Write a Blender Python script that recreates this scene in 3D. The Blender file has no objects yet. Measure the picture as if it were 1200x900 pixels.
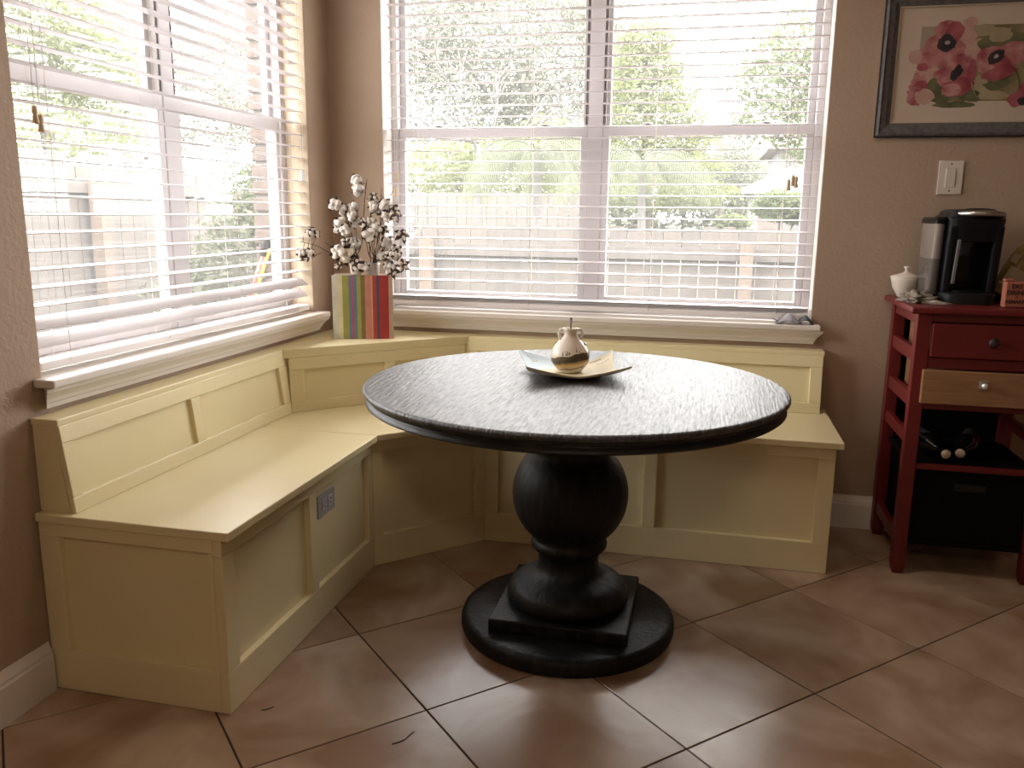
import bpy, bmesh, math, random
from mathutils import Vector, Matrix, noise
from math import sin, cos, pi, radians
random.seed(7)

# ---------------------------------------------------------------- camera, world, light
sc = bpy.context.scene
COL = sc.collection
CAM = Vector((1.61498, -3.46131, 1.23421))
FW = Vector((-0.22072877, 0.95480804, -0.19904878))
RT = Vector((0.97374807, 0.2273696, 0.01085216))
UP = Vector((-0.05561937, 0.19142798, 0.97992949))
FPX = 981.883
cd = bpy.data.cameras.new('camera'); cam = bpy.data.objects.new('camera', cd); COL.objects.link(cam)
m = Matrix((RT, UP, -FW)).transposed().to_4x4(); m.translation = CAM; cam.matrix_world = m
cd.sensor_width = 36; cd.lens = FPX / 1200 * 36; cd.clip_start = 0.05; cd.clip_end = 200
sc.camera = cam

SKY = 8.0
w = bpy.data.worlds.new('world'); sc.world = w; w.use_nodes = True
bg = w.node_tree.nodes['Background']; bg.inputs[0].default_value = (1.0, 0.97, 0.955, 1); bg.inputs[1].default_value = SKY
sc.view_settings.view_transform = 'Standard'; sc.view_settings.look = 'None'
sc.view_settings.exposure = 1.36; sc.view_settings.gamma = 1.0; sc.view_settings.use_curve_mapping = False

def portal(loc, rot, sx, sy):
    l = bpy.data.lights.new('window_portal', 'AREA'); l.shape = 'RECTANGLE'; l.size = sx; l.size_y = sy
    l.energy = 1; l.cycles.is_portal = True
    o = bpy.data.objects.new('window_portal', l); COL.objects.link(o); o.location = loc; o.rotation_euler = rot
portal((1.13, 0.26, 1.57), (-pi/2, 0, 0), 1.78, 1.52)          # shines towards -y
portal((-0.26, -0.964, 1.57), (0, -pi/2, 0), 1.52, 1.52)       # shines towards +x

# ---------------------------------------------------------------- pixel rays (photo 1200x900)
def ray(px, py): return (FW * FPX + RT * (px - 600) + UP * (450 - py))
def onx(px, py, x): r = ray(px, py); return CAM + r * ((x - CAM.x) / r.x)
def ony(px, py, y): r = ray(px, py); return CAM + r * ((y - CAM.y) / r.y)
def onz(px, py, z): r = ray(px, py); return CAM + r * ((z - CAM.z) / r.z)

# ---------------------------------------------------------------- materials
def _n(nt, t, **kw):
    n = nt.nodes.new(t)
    for k, v in kw.items(): setattr(n, k, v)
    return n
def c4(c): return (c[0], c[1], c[2], 1)
def mat(name, col, rough=0.5, col2=None, scale=5, stretch=(1, 1, 1), detail=6, bump=0, bscale=None, bstretch=None,
        metal=0, spec=0.5, lo=0.35, hi=0.65, coat=0, trans=0, sss=0, bdist=0.002, distort=0.0):
    M = bpy.data.materials.new(name); M.use_nodes = True; nt = M.node_tree; b = nt.nodes['Principled BSDF']
    b.inputs['Base Color'].default_value = c4(col); b.inputs['Roughness'].default_value = rough
    b.inputs['Metallic'].default_value = metal; b.inputs['Specular IOR Level'].default_value = spec
    b.inputs['Coat Weight'].default_value = coat; b.inputs['Transmission Weight'].default_value = trans
    tc = _n(nt, 'ShaderNodeTexCoord')
    def tex(s, st, d, dist=0.0):
        mp = _n(nt, 'ShaderNodeMapping'); mp.inputs['Scale'].default_value = st
        nt.links.new(tc.outputs['Object'], mp.inputs['Vector'])
        t = _n(nt, 'ShaderNodeTexNoise'); t.inputs['Scale'].default_value = s; t.inputs['Detail'].default_value = d
        t.inputs['Distortion'].default_value = dist
        nt.links.new(mp.outputs[0], t.inputs['Vector']); return t
    if col2 is not None:
        t = tex(scale, stretch, detail, distort); r = _n(nt, 'ShaderNodeValToRGB')
        r.color_ramp.elements[0].position = lo; r.color_ramp.elements[1].position = hi
        r.color_ramp.elements[0].color = c4(col); r.color_ramp.elements[1].color = c4(col2)
        nt.links.new(t.outputs['Fac'], r.inputs['Fac']); nt.links.new(r.outputs['Color'], b.inputs['Base Color'])
    if bump:
        t = tex(bscale or scale, bstretch or stretch, 4); bp = _n(nt, 'ShaderNodeBump')
        bp.inputs['Strength'].default_value = bump; bp.inputs['Distance'].default_value = bdist
        nt.links.new(t.outputs['Fac'], bp.inputs['Height']); nt.links.new(bp.outputs['Normal'], b.inputs['Normal'])
    return M

MAT = {}
MAT['wall'] = mat('wall_paint', (.40, .29, .205), .75, (.42, .305, .22), 3, bump=.6, bscale=70, bdist=.004)
MAT['reveal'] = mat('reveal_paint', (.50, .40, .29), .7, bump=.3, bscale=75, bdist=.003)
MAT['ceil'] = mat('ceiling_paint', (.75, .71, .65), .9, bump=.3, bscale=60)
MAT['bench'] = mat('cream_paint', (.86, .765, .475), .33, (.83, .735, .45), 4, bump=.08, bscale=60)
MAT['trim'] = mat('white_trim', (.80, .745, .69), .4, bump=.05, bscale=50)
MAT['vinyl'] = mat('white_vinyl', (.56, .53, .53), .45)
MAT['slat'] = mat('blind_slat', (.60, .56, .565), .5)
MAT['bottomrail'] = mat('blind_bottom_rail', (.85, .80, .78), .5)
MAT['cord'] = mat('blind_cord', (.78, .72, .62), .8)
MAT['tassel'] = mat('tassel_wood', (.62, .47, .30), .5)
MAT['tassel_clear'] = mat('tassel_clear', (.85, .83, .8), .2)
MAT['track'] = mat('dark_track', (.16, .14, .13), .6)
MAT['grout'] = mat('grout', (.045, .032, .025), .9)
MAT['tile'] = mat('floor_tile', (.33, .20, .12), .25, (.55, .42, .31), 2.8, detail=12, lo=.36, hi=.62, bump=.06, bscale=9, distort=.6)
def shift_per_object(M):      # each tile shows its own part of the pattern
    nt = M.node_tree; oi = _n(nt, 'ShaderNodeObjectInfo'); ml = _n(nt, 'ShaderNodeMath', operation='MULTIPLY'); ml.inputs[1].default_value = 40; nt.links.new(oi.outputs['Random'], ml.inputs[0])
    for n in nt.nodes:
        if n.type == 'MAPPING': nt.links.new(ml.outputs[0], n.inputs['Location'])
shift_per_object(MAT['tile'])
MAT['table'] = mat('black_wood', (.012, .011, .012), .50, (.06, .054, .055), 12, (9, 1.3, 1), 8, spec=.6, coat=.7, bump=1.0, bscale=14, bstretch=(9, .9, 1.2), bdist=.011)
def worn_gloss(M):      # the wax is rubbed off in short strokes along the grain
    nt = M.node_tree; b = nt.nodes['Principled BSDF']; tc = [n for n in nt.nodes if n.type == 'TEX_COORD'][0]
    mp = _n(nt, 'ShaderNodeMapping'); mp.inputs['Scale'].default_value = (11, 1.6, 1); mp.inputs['Rotation'].default_value = (0, 0, radians(-24)); nt.links.new(tc.outputs['Object'], mp.inputs[0])
    t = _n(nt, 'ShaderNodeTexNoise'); t.inputs['Scale'].default_value = 15; t.inputs['Detail'].default_value = 6; nt.links.new(mp.outputs[0], t.inputs['Vector'])
    r = _n(nt, 'ShaderNodeMapRange'); r.inputs[1].default_value = .38; r.inputs[2].default_value = .56; r.inputs[3].default_value = .36; r.inputs[4].default_value = .68
    nt.links.new(t.outputs[0], r.inputs[0]); nt.links.new(r.outputs[0], b.inputs['Coat Weight'])
worn_gloss(MAT['table'])
for _k, _v in (('Coat Roughness', .46), ('Coat IOR', 1.7)): MAT['table'].node_tree.nodes['Principled BSDF'].inputs[_k].default_value = _v
MAT['table_edge'] = mat('black_wood_edge', (.009, .008, .008), .45, (.055, .045, .036), 18, (1, 1, 6), 8, lo=.5, hi=.85, bump=.4, bscale=16, bdist=.003)
MAT['pedestal'] = mat('black_wood_turned', (.006, .0055, .006), .5, (.035, .030, .028), 20, (2, 2, .5), 8, lo=.5, hi=.9, spec=.3, bump=.9, bscale=20, bstretch=(2.5, 2.5, .5), bdist=.003)
MAT['red'] = mat('red_paint', (0.160, 0.013, 0.014), .4, (0.128, 0.010, 0.010), 6, bump=.1, bscale=30)
MAT['oak'] = mat('drawer_oak', (.34, .18, .085), .5, (.27, .13, .06), 10, (1, 1, 9), 6, bump=.1, bscale=20)
MAT['blackplastic'] = mat('black_plastic', (.003, .004, .007), .28, spec=.35)
MAT['blackmatte'] = mat('black_matte', (.003, .003, .003), .7, spec=.15)
MAT['charcoal'] = mat('charcoal_plastic', (.010, .011, .013), .4, spec=.4)
MAT['silver'] = mat('silver', (.55, .54, .53), .3, metal=1)
MAT['tank'] = mat('smoky_tank', (.22, .185, .16), .15, (.27, .23, .20), 3)
MAT['china'] = mat('white_china', (.75, .68, .58), .2)
MAT['plasticbag'] = mat('clear_bag', (.20, .165, .13), .14, (.30, .255, .21), 25, bump=.6, bscale=30, bdist=.01)
MAT['pink'] = mat('salmon_card', (.40, .135, .085), .7)
MAT['ink'] = mat('dark_ink', (.06, .018, .014), .7)
MAT['gold'] = mat('gold_glass', (.27, .18, .045), .25, (.36, .25, .08), 8)
MAT['label'] = mat('bottle_label', (.62, .50, .34), .6)
MAT['bottle'] = mat('dark_bottle', (.006, .007, .006), .08)
MAT['cork'] = mat('cork', (.60, .48, .36), .8)
MAT['iron'] = mat('dark_knob', (.03, .016, .014), .4)
MAT['crystal'] = mat('glass_knob', (.75, .70, .62), .08, spec=.9)
MAT['outlet'] = mat('grey_plate', (.42, .41, .42), .35)
MAT['outlet_face'] = mat('grey_socket', (.55, .54, .54), .3)
MAT['outlet_dark'] = mat('socket_slot', (.02, .02, .02), .6)
MAT['switch'] = mat('switch_plate', (.66, .58, .50), .4)
MAT['frame'] = mat('picture_frame', (.075, .068, .068), .5, (.13, .115, .11), 60, bump=.3, bscale=40)
MAT['framedark'] = mat('picture_frame_edge', (.018, .018, .025), .5)
MAT['fillet'] = mat('gilt_fillet', (.50, .40, .30), .5)
MAT['mat'] = mat('picture_mat', (.66, .52, .41), .85)
MAT['stem'] = mat('cotton_stem', (.045, .025, .018), .8)
MAT['bract'] = mat('cotton_bract', (.035, .017, .012), .8, (.08, .042, .028), 30)
MAT['cotton'] = mat('cotton_fibre', (.88, .83, .78), .95, (.80, .72, .65), 40, bump=.6, bscale=90, bdist=.004)
MAT['cotton_cream'] = mat('cotton_fibre_cream', (.78, .66, .54), .95, (.84, .76, .68), 40, bump=.6, bscale=90, bdist=.004)
MAT['pot_silver'] = mat('galvanised_pot', (.62, .61, .60), .35, (.5, .49, .48), 12, metal=.7)
MAT['grass'] = mat('lawn', (0.039, 0.048, 0.018), .9, (0.056, 0.056, 0.029), 3)
MAT['fence'] = mat('fence_wood', (0.094, 0.082, 0.073), .9, (0.077, 0.064, 0.054), 5, (4, 4, .5), 8, bump=.4, bscale=8, bstretch=(6, 6, .5))
MAT['fence2'] = mat('fence_wood_warm', (0.086, 0.070, 0.058), .9, (0.100, 0.084, 0.072), 5, (4, 4, .5), 8, bump=.4, bscale=8, bstretch=(6, 6, .5))
MAT['post'] = mat('fence_post_wood', (0.129, 0.095, 0.072), .9, (0.111, 0.081, 0.061), 6, (4, 4, .5))
MAT['bark'] = mat('bark', (0.056, 0.042, 0.035), .9, (0.073, 0.060, 0.049), 12)
MAT['paletwig'] = mat('pale_twig', (0.090, 0.081, 0.077), .9)
def leafmat(name, a, b2):
    M = mat(name, a, .6, b2, 2.5); nt = M.node_tree; b = nt.nodes['Principled BSDF']
    tr = _n(nt, 'ShaderNodeBsdfTranslucent'); mx = _n(nt, 'ShaderNodeMixShader'); mx.inputs[0].default_value = .45
    ramp = [n for n in nt.nodes if n.type == 'VALTORGB'][0]
    nt.links.new(ramp.outputs[0], tr.inputs[0]); nt.links.new(b.outputs[0], mx.inputs[1]); nt.links.new(tr.outputs[0], mx.inputs[2])
    nt.links.new(mx.outputs[0], nt.nodes['Material Output'].inputs[0]); return M
MAT['leaf_yellow'] = leafmat('leaf_yellowgreen', (0.120, 0.138, 0.043), (0.146, 0.156, 0.071))
MAT['leaf_green'] = leafmat('leaf_green', (0.078, 0.105, 0.037), (0.115, 0.128, 0.060))
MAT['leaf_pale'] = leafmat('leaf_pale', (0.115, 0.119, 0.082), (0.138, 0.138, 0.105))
MAT['leaf_palm'] = leafmat('leaf_palm', (0.069, 0.083, 0.036), (0.086, 0.091, 0.053))
MAT['house'] = mat('house_siding', (0.106, 0.099, 0.092), .8)
MAT['housebrick'] = mat('house_brick', (0.107, 0.077, 0.066), .9, (0.124, 0.099, 0.086), 12)
MAT['roof'] = mat('house_roof', (0.168, 0.146, 0.137), .9)
MAT['houseglass'] = mat('house_window', (.30, .33, .36), .2)
MAT['brick'] = mat('brick', (0.078, 0.052, 0.041), .9, (0.096, 0.070, 0.057), 14, bump=.6, bscale=40, bdist=.004)
MAT['mortar'] = mat('mortar', (0.126, 0.114, 0.101), .95)
MAT['yellow'] = mat('yellow_handle', (.72, .50, .05), .5)
MAT['redhandle'] = mat('red_handle', (.42, .10, .08), .5)
MAT['cloth'] = mat('grey_cloth', (.30, .29, .30), .9, (.24, .23, .24), 60)
MAT['clothdark'] = mat('dark_cloth', (.045, .042, .055), .8)
MAT['fill_glow'] = mat('fill_lamp_glass', (.9, .85, .75), .4)
_b = MAT['fill_glow'].node_tree.nodes['Principled BSDF']; _b.inputs['Emission Color'].default_value = (1, .80, .60, 1); _b.inputs['Emission Strength'].default_value = 14.0  # glow of the added ceiling lamps, used as fill light

MAT['fill_glow_dim'] = MAT['fill_glow'].copy(); MAT['fill_glow_dim'].node_tree.nodes['Principled BSDF'].inputs['Emission Strength'].default_value = 5.0  # weaker glow for the added lamp over the table
def glassmat(name, film):  # film: translucent share that whitens the pane as haze
    M = bpy.data.materials.new(name); M.use_nodes = True; nt = M.node_tree
    nt.nodes.remove(nt.nodes['Principled BSDF'])
    t = _n(nt, 'ShaderNodeBsdfTransparent'); t.inputs[0].default_value = (.96, .97, .97, 1)
    g = _n(nt, 'ShaderNodeBsdfGlossy'); g.inputs['Roughness'].default_value = .02
    lw = _n(nt, 'ShaderNodeLayerWeight'); lw.inputs['Blend'].default_value = .5
    pw = _n(nt, 'ShaderNodeMath', operation='POWER'); pw.inputs[1].default_value = 5; nt.links.new(lw.outputs['Facing'], pw.inputs[0])
    f = _n(nt, 'ShaderNodeMath', operation='MULTIPLY_ADD'); f.inputs[1].default_value = .5; f.inputs[2].default_value = .025; nt.links.new(pw.outputs[0], f.inputs[0])
    mx = _n(nt, 'ShaderNodeMixShader')
    tl = _n(nt, 'ShaderNodeBsdfTranslucent'); tl.inputs[0].default_value = (.95, .96, .97, 1); hz = _n(nt, 'ShaderNodeMixShader'); hz.inputs[0].default_value = film
    nt.links.new(t.outputs[0], hz.inputs[1]); nt.links.new(tl.outputs[0], hz.inputs[2])
    nt.links.new(f.outputs[0], mx.inputs[0]); nt.links.new(hz.outputs[0], mx.inputs[1]); nt.links.new(g.outputs[0], mx.inputs[2])
    nt.links.new(mx.outputs[0], nt.nodes['Material Output'].inputs[0]); return M
MAT['glass'] = glassmat('window_glass', .018)      # translucent film put in to veil the view with pale haze
MAT['glazing'] = glassmat('picture_glass', 0.0)

# ---------------------------------------------------------------- mesh helpers
class MB:
    def __init__(s): s.v = []; s.f = []; s.sm = []
    def add(s, vs, fs, smooth=False):
        o = len(s.v); s.v += [tuple(v) for v in vs]
        for f in fs: s.f.append(tuple(i + o for i in f)); s.sm.append(smooth)
        return s
    def box(s, x0, x1, y0, y1, z0, z1):
        v = [(x, y, z) for z in (z0, z1) for y in (y0, y1) for x in (x0, x1)]
        return s.add(v, [(0, 2, 3, 1), (4, 5, 7, 6), (0, 1, 5, 4), (2, 6, 7, 3), (0, 4, 6, 2), (1, 3, 7, 5)])
    def obox(s, O, U, V, N, u0, u1, v0, v1, n0, n1):
        O, U, V, N = map(Vector, (O, U, V, N))
        v = [O + U * a + V * b + N * c for c in (n0, n1) for b in (v0, v1) for a in (u0, u1)]
        return s.add(v, [(0, 2, 3, 1), (4, 5, 7, 6), (0, 1, 5, 4), (2, 6, 7, 3), (0, 4, 6, 2), (1, 3, 7, 5)])
    def prism(s, poly, z0, z1):
        n = len(poly)
        v = [(p[0], p[1], z0) for p in poly] + [(p[0], p[1], z1) for p in poly]
        return s.add(v, [tuple(range(n))[::-1], tuple(range(n, 2 * n))] + [(i, (i + 1) % n, n + (i + 1) % n, n + i) for i in range(n)])
    def loft(s, rings, cap=True, smooth=False):
        n = len(rings[0]); v = [p for r in rings for p in r]; f = []
        for k in range(len(rings) - 1):
            for i in range(n): j = (i + 1) % n; f.append((k * n + i, k * n + j, (k + 1) * n + j, (k + 1) * n + i))
        if cap: f += [tuple(range(n))[::-1], tuple(range((len(rings) - 1) * n, len(rings) * n))]
        return s.add(v, f, smooth)
    def lathe(s, prof, n=48, c=(0, 0, 0), smooth=True, sx=1, sy=1):
        rings = [[(c[0] + r * sx * cos(2 * pi * i / n), c[1] + r * sy * sin(2 * pi * i / n), c[2] + z) for i in range(n)] for r, z in prof]
        return s.loft(rings, True, smooth)
    def tube(s, pts, r, n=6, smooth=True):
        pts = [Vector(p) for p in pts]; rings = []
        for i, p in enumerate(pts):
            t = (pts[min(i + 1, len(pts) - 1)] - pts[max(i - 1, 0)]).normalized()
            a = t.cross(Vector((0, 0, 1)) if abs(t.z) < .9 else Vector((1, 0, 0))).normalized(); b = t.cross(a)
            rr = r[i] if isinstance(r, (list, tuple)) else r
            rings.append([p + (a * cos(2 * pi * k / n) + b * sin(2 * pi * k / n)) * rr for k in range(n)])
        return s.loft(rings, True, smooth)
    def mesh(s, name):
        me = bpy.data.meshes.new(name); me.from_pydata(s.v, [], s.f)
        me.polygons.foreach_set('use_smooth', s.sm); me.update()
        bm = bmesh.new(); bm.from_mesh(me); bmesh.ops.recalc_face_normals(bm, faces=bm.faces); bm.to_mesh(me); bm.free()
        return me
    def build(s, name, material, parent=None, bevel=0, seg=2, sharp=None):
        me = s.mesh(name); me.materials.append(material if not isinstance(material, str) else MAT[material])
        if sharp: me.set_sharp_from_angle(angle=radians(sharp))
        return link(name, me, parent, bevel, seg)
def link(name, me, parent=None, bevel=0, seg=2):
    o = bpy.data.objects.new(name, me); COL.objects.link(o)
    if parent is not None: o.parent = parent; o.matrix_parent_inverse = world(parent).inverted()
    if bevel:
        b = o.modifiers.new('bevel', 'BEVEL'); b.width = bevel; b.segments = seg; b.limit_method = 'ANGLE'; b.angle_limit = radians(40)
    return o
def world(o):
    mt = o.matrix_basis.copy()
    return mt if o.parent is None else world(o.parent) @ o.matrix_parent_inverse @ mt
def place(o, M): o.matrix_basis = (world(o.parent) @ o.matrix_parent_inverse).inverted() @ M
def tag(o, label, cat, group=None):
    o['label'] = label; o['category'] = cat
    if group: o['group'] = group
    return o
def thing(name, label, cat, loc=(0, 0, 0), group=None):
    o = bpy.data.objects.new(name, None); COL.objects.link(o); o.location = loc; o.empty_display_size = .1
    return tag(o, label, cat, group)
def struct(o): o['kind'] = 'structure'; return o
def box(*a): return MB().box(*a)
def text_mesh(txt, size, name, material, parent, M4, ext=.0004):
    c = bpy.data.curves.new(name, 'FONT'); c.body = txt; c.size = size; c.extrude = ext; c.offset = .0006; c.align_x = 'CENTER'; c.align_y = 'CENTER'
    t = bpy.data.objects.new(name + '_tmp', c); COL.objects.link(t)
    bpy.context.view_layer.update()
    me = bpy.data.meshes.new_from_object(t.evaluated_get(bpy.context.evaluated_depsgraph_get())); bpy.data.objects.remove(t)
    me.transform(M4); me.materials.append(MAT[material]); return link(name, me, parent)

# ---------------------------------------------------------------- room shell
RX, RY, RH = 5.6, -6.2, 2.74          # room extents (x 0..RX, y RY..0)
T1, T2 = .17, .25                      # plaster depth, brick face
SZ, WT = .82, 2.33                     # window opening bottom / top
BX0, BX1 = .24, 2.02                   # back window opening (x)
LY0, LY1 = -1.72, -.208                # left window opening (y)
def wall_with_hole(name, axis, a0, a1, h0, h1):
    mb = MB()
    def bx(u0, u1, z0, z1):
        if axis == 'x': mb.box(u0, u1, 0, T1, z0, z1)
        else: mb.box(-T1, 0, u0, u1, z0, z1)
    bx(a0, h0, 0, RH); bx(h1, a1, 0, RH); bx(h0, h1, 0, SZ - .03); bx(h0, h1, WT, RH)
    return struct(mb.build(name, 'wall'))
wall_back = wall_with_hole('wall_back', 'x', -T1, RX, BX0, BX1)
wall_left = wall_with_hole('wall_left', 'y', RY, 0, LY0, LY1)
struct(box(RX, RX + .15, RY, 0, 0, RH).build('wall_right', 'wall'))
struct(box(-T1, RX + .15, RY - .15, RY, 0, RH).build('wall_rear', 'wall'))
struct(box(-T1, RX + .15, RY - .15, T1, RH, RH + .1).build('ceiling', 'ceil'))
# lighter painted reveals of both openings
e = .003
mb = MB(); mb.box(BX0, BX0 + e, .002, .10, SZ, WT); mb.build('reveal', 'trim', wall_back)
mb = MB(); mb.box(BX1 - e, BX1, .002, .10, SZ, WT); mb.build('reveal', 'trim', wall_back)
mb = MB(); mb.box(-.10, -.002, LY1 - e, LY1, SZ, WT); mb.build('reveal', 'reveal', wall_left)
mb = MB(); mb.box(-.10, -.002, LY0, LY0 + e, SZ, WT); mb.build('reveal', 'reveal', wall_left)
# brick veneer: mortar bed plus the single bricks of the jambs that the panes show
def veneer(parent, axis, a0, a1, h0, h1):
    mb = MB()
    def bx(u0, u1, z0, z1):
        if axis == 'x': mb.box(u0, u1, T1, T2 - .004, z0, z1)
        else: mb.box(-T2 + .004, -T1, u0, u1, z0, z1)
    bx(a0, h0 - .012, -.35, RH); bx(h1 + .012, a1, -.35, RH); bx(h0 - .012, h1 + .012, -.35, SZ - .10); bx(h0 - .012, h1 + .012, WT, RH)
    mb.build('mortar_bed', 'mortar', parent)
veneer(wall_back, 'x', -T2, RX, BX0, BX1); veneer(wall_left, 'y', RY, T2 - .05, LY0, LY1)
bm_ = []
for k in range(3):
    b = MB(); rnd = random.Random(k)
    pts = []
    for x in (-.5, .5):
        for y in (-.5, .5):
            for z in (-.5, .5): pts.append((x * (.09 + rnd.uniform(-.004, .004)), y * (.10 + rnd.uniform(-.008, .004)), z * (.057 + rnd.uniform(-.003, .003))))
    b.add(pts, [(0, 1, 3, 2), (4, 6, 7, 5), (0, 4, 5, 1), (2, 3, 7, 6), (0, 2, 6, 4), (1, 5, 7, 3)])
    me = b.mesh('brick'); me.materials.append(MAT['brick']); bm_.append(me)
for k in range(21):
    z = .76 + .0675 * k + .03
    for (x, y, p) in ((-.212, LY1 + .046 - .004 * (k % 2), wall_left), (-.212, LY0 - .046, wall_left)):
        o = link('brick', bm_[k % 3], p, .006); o.location = (x, y, z)
    o = link('brick', bm_[(k + 1) % 3], wall_back, .006); o.location = (BX0 - .046 + .004 * (k % 2), .212, z); o.rotation_euler.z = pi / 2
for i in range(8):      # sloping header course below the left window
    o = link('brick', bm_[i % 3], wall_left, .006); o.location = (-.215, LY0 + .1 + i * .19, .755); o.scale = (1, 1.8, 1)

# floor: grout bed plus single tiles laid on the diagonal, cut at the walls
floor = struct(box(0, RX, RY, 0, -.08, -.0025).build('floor', 'grout'))
TS = .4571; TO = Vector((.9814, -1.6422)); TA = -.7863
TU = Vector((cos(TA), sin(TA))); TV = Vector((-sin(TA), cos(TA)))
def clip(poly, nx, ny, c):      # keep nx*x+ny*y<=c
    out = []
    for i in range(len(poly)):
        p, q = poly[i], poly[(i + 1) % len(poly)]; dp, dq = nx * p[0] + ny * p[1] - c, nx * q[0] + ny * q[1] - c
        if dp <= 0: out.append(p)
        if dp * dq < 0: t = dp / (dp - dq); out.append((p[0] + t * (q[0] - p[0]), p[1] + t * (q[1] - p[1])))
    return out
full = None
for a in range(-16, 18):
    for b in range(-16, 18):
        g = .0022; O = TO + TU * TS * a + TV * TS * b
        c = O + (TU + TV) * TS / 2
        if not (-.4 < c.x < RX + .4 and RY - .4 < c.y < .4): continue
        poly = [tuple(O + TU * u + TV * v) for u, v in ((g, g), (TS - g, g), (TS - g, TS - g), (g, TS - g))]
        cl = poly
        for pl in ((-1, 0, -.001), (1, 0, RX - .001), (0, 1, -.001), (0, -1, -RY - .001)): cl = clip(cl, *pl) if cl else cl
        if len(cl) < 3: continue
        ar = abs(sum(cl[i][0] * cl[(i + 1) % len(cl)][1] - cl[(i + 1) % len(cl)][0] * cl[i][1] for i in range(len(cl)))) / 2
        if ar < .002: continue
        MB().prism(cl, -.006, 0).build('tile', 'tile', floor, .0012, 1)

# baseboards
def baseboard(name, O, U, N, L):
    prof = [(0, 0), (.015, 0), (.015, .098), (.012, .104), (.012, .112), (.006, .126), (.004, .135), (0, .135)]
    O, U, N = Vector(O), Vector(U), Vector(N)
    r = [[O + U * u + N * a + Vector((0, 0, b)) for a, b in prof] for u in (0, L)]
    struct(MB().loft(r).build(name, 'trim'))
baseboard('baseboard_left', (0, RY, 0), (0, 1, 0), (1, 0, 0), -RY - 1.789)
baseboard('baseboard_back', (2.085, 0, 0), (1, 0, 0), (0, -1, 0), RX - 2.085)
baseboard('baseboard_right', (RX, RY, 0), (0, 1, 0), (-1, 0, 0), -RY)
baseboard('baseboard_rear', (.02, RY, 0), (1, 0, 0), (0, 1, 0), RX - .04)

# ---------------------------------------------------------------- windows (frames, sashes, panes, sill)
def make_window(name, O, U, N, L):
    """O: opening corner at the floor-plan start on the room face; U along the wall; N outwards; L width."""
    root = bpy.data.objects.new(name, None); COL.objects.link(root); root.location = Vector(O) + Vector((0, 0, SZ)); struct(root)
    O, U, N, Z = Vector(O), Vector(U), Vector(N), Vector((0, 0, 1))
    def p(nm, u0, u1, z0, z1, n0, n1, m='vinyl', par=root, bev=.003):
        return MB().obox(O, U, Z, N, u0, u1, z0, z1, n0, n1).build(nm, m, par, bev)
    c = L / 2
    p('frame_jamb', 0, .032, SZ, WT, .10, .17); p('frame_jamb', L - .032, L, SZ, WT, .10, .17)
    p('frame_head', .032, L - .032, WT - .035, WT, .10, .17); p('frame_sill', .032, L - .032, SZ - .03, SZ + .028, .10, .175)
    mu = p('mullion', c - .030, c + .030, SZ + .028, WT - .035, .105, .17)
    for du in (-.034, -.042, .030, .038): p('track', c + du, c + du + .004, 1.60, WT - .035, .108, .128, 'track', mu, 0)
    for s, (u0, u1) in enumerate(((.032, c - .030), (c + .030, L - .032))):
        zr = 1.575
        # upper sash (outer track)
        up = p('upper_sash', u0 + .0, u0 + .028, zr - .02, WT - .035, .138, .165)
        p('sash_stile', u1 - .028, u1, zr - .02, WT - .035, .138, .165, par=up); p('sash_rail', u0 + .028, u1 - .028, WT - .075, WT - .035, .138, .165, par=up)
        p('pane', u0 + .026, u1 - .026, zr, WT - .07, .150, .153, 'glass', up, 0)
        # lower sash (inner track)
        lo = p('meeting_rail', u0, u1, zr - .024, zr + .018, .108, .137)
        p('sash_stile', u0, u0 + .030, SZ + .028, zr - .024, .108, .136, par=lo); p('sash_stile', u1 - .030, u1, SZ + .028, zr - .024, .108, .136, par=lo)
        p('sash_rail', u0 + .030, u1 - .030, SZ + .028, SZ + .075, .108, .136, par=lo)
        for t in (.22, .78):
            uu = u0 + (u1 - u0) * t; p('sash_latch', uu - .02, uu + .02, zr + .018, zr + .028, .112, .130, 'vinyl', lo)
            p('latch_slot', uu - .008, uu + .008, zr + .0185, zr + .0235, .1085, .1118, 'track', lo, 0)
        p('pane', u0 + .028, u1 - .028, SZ + .07, zr - .02, .120, .123, 'glass', lo, 0)
    return root
win1 = make_window('window_1', (BX0, 0, 0), (1, 0, 0), (0, 1, 0), BX1 - BX0)
win2 = make_window('window_2', (0, LY0, 0), (0, 1, 0), (-1, 0, 0), LY1 - LY0)

def sill(name, O, U, N, L, ztop, lip=.03):
    """stool board and crown apron with mitred returns; N points into the room."""
    O, U, N, Z = Vector(O), Vector(U), Vector(N), Vector((0, 0, 1))
    root = bpy.data.objects.new(name, None); COL.objects.link(root); root.location = O + Z * ztop; struct(root)
    mb = MB(); mb.obox(O, U, Z, N, -lip, L + lip, ztop - .022, ztop, 0.0005, .062)
    mb.obox(O, U, Z, N, .001, L - .001, ztop - .022, ztop, -.10, .001)
    mb.build('stool', 'trim', root, .005, 3)
    prof = [(0, ztop - .0225), (.052, ztop - .0225), (.050, ztop - .032), (.041, ztop - .040), (.030, ztop - .052), (.026, ztop - .062), (.022, ztop - .066), (.018, ztop - .078), (0, ztop - .078)]
    r = []
    for sgn in (0, 1):
        r.append([O + U * ((-(a) * .9 + .005) if sgn == 0 else (L + a * .9 - .005)) + N * (a + .0005) + Z * b for a, b in prof])
    MB().loft(r).build('apron', 'trim', root)
    return root
sill('trim_1', (BX0, 0, 0), (1, 0, 0), (0, -1, 0), BX1 - BX0, SZ + .003)
sill('trim_2', (0, LY0, 0), (0, 1, 0), (1, 0, 0), LY1 - LY0, SZ)

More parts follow.
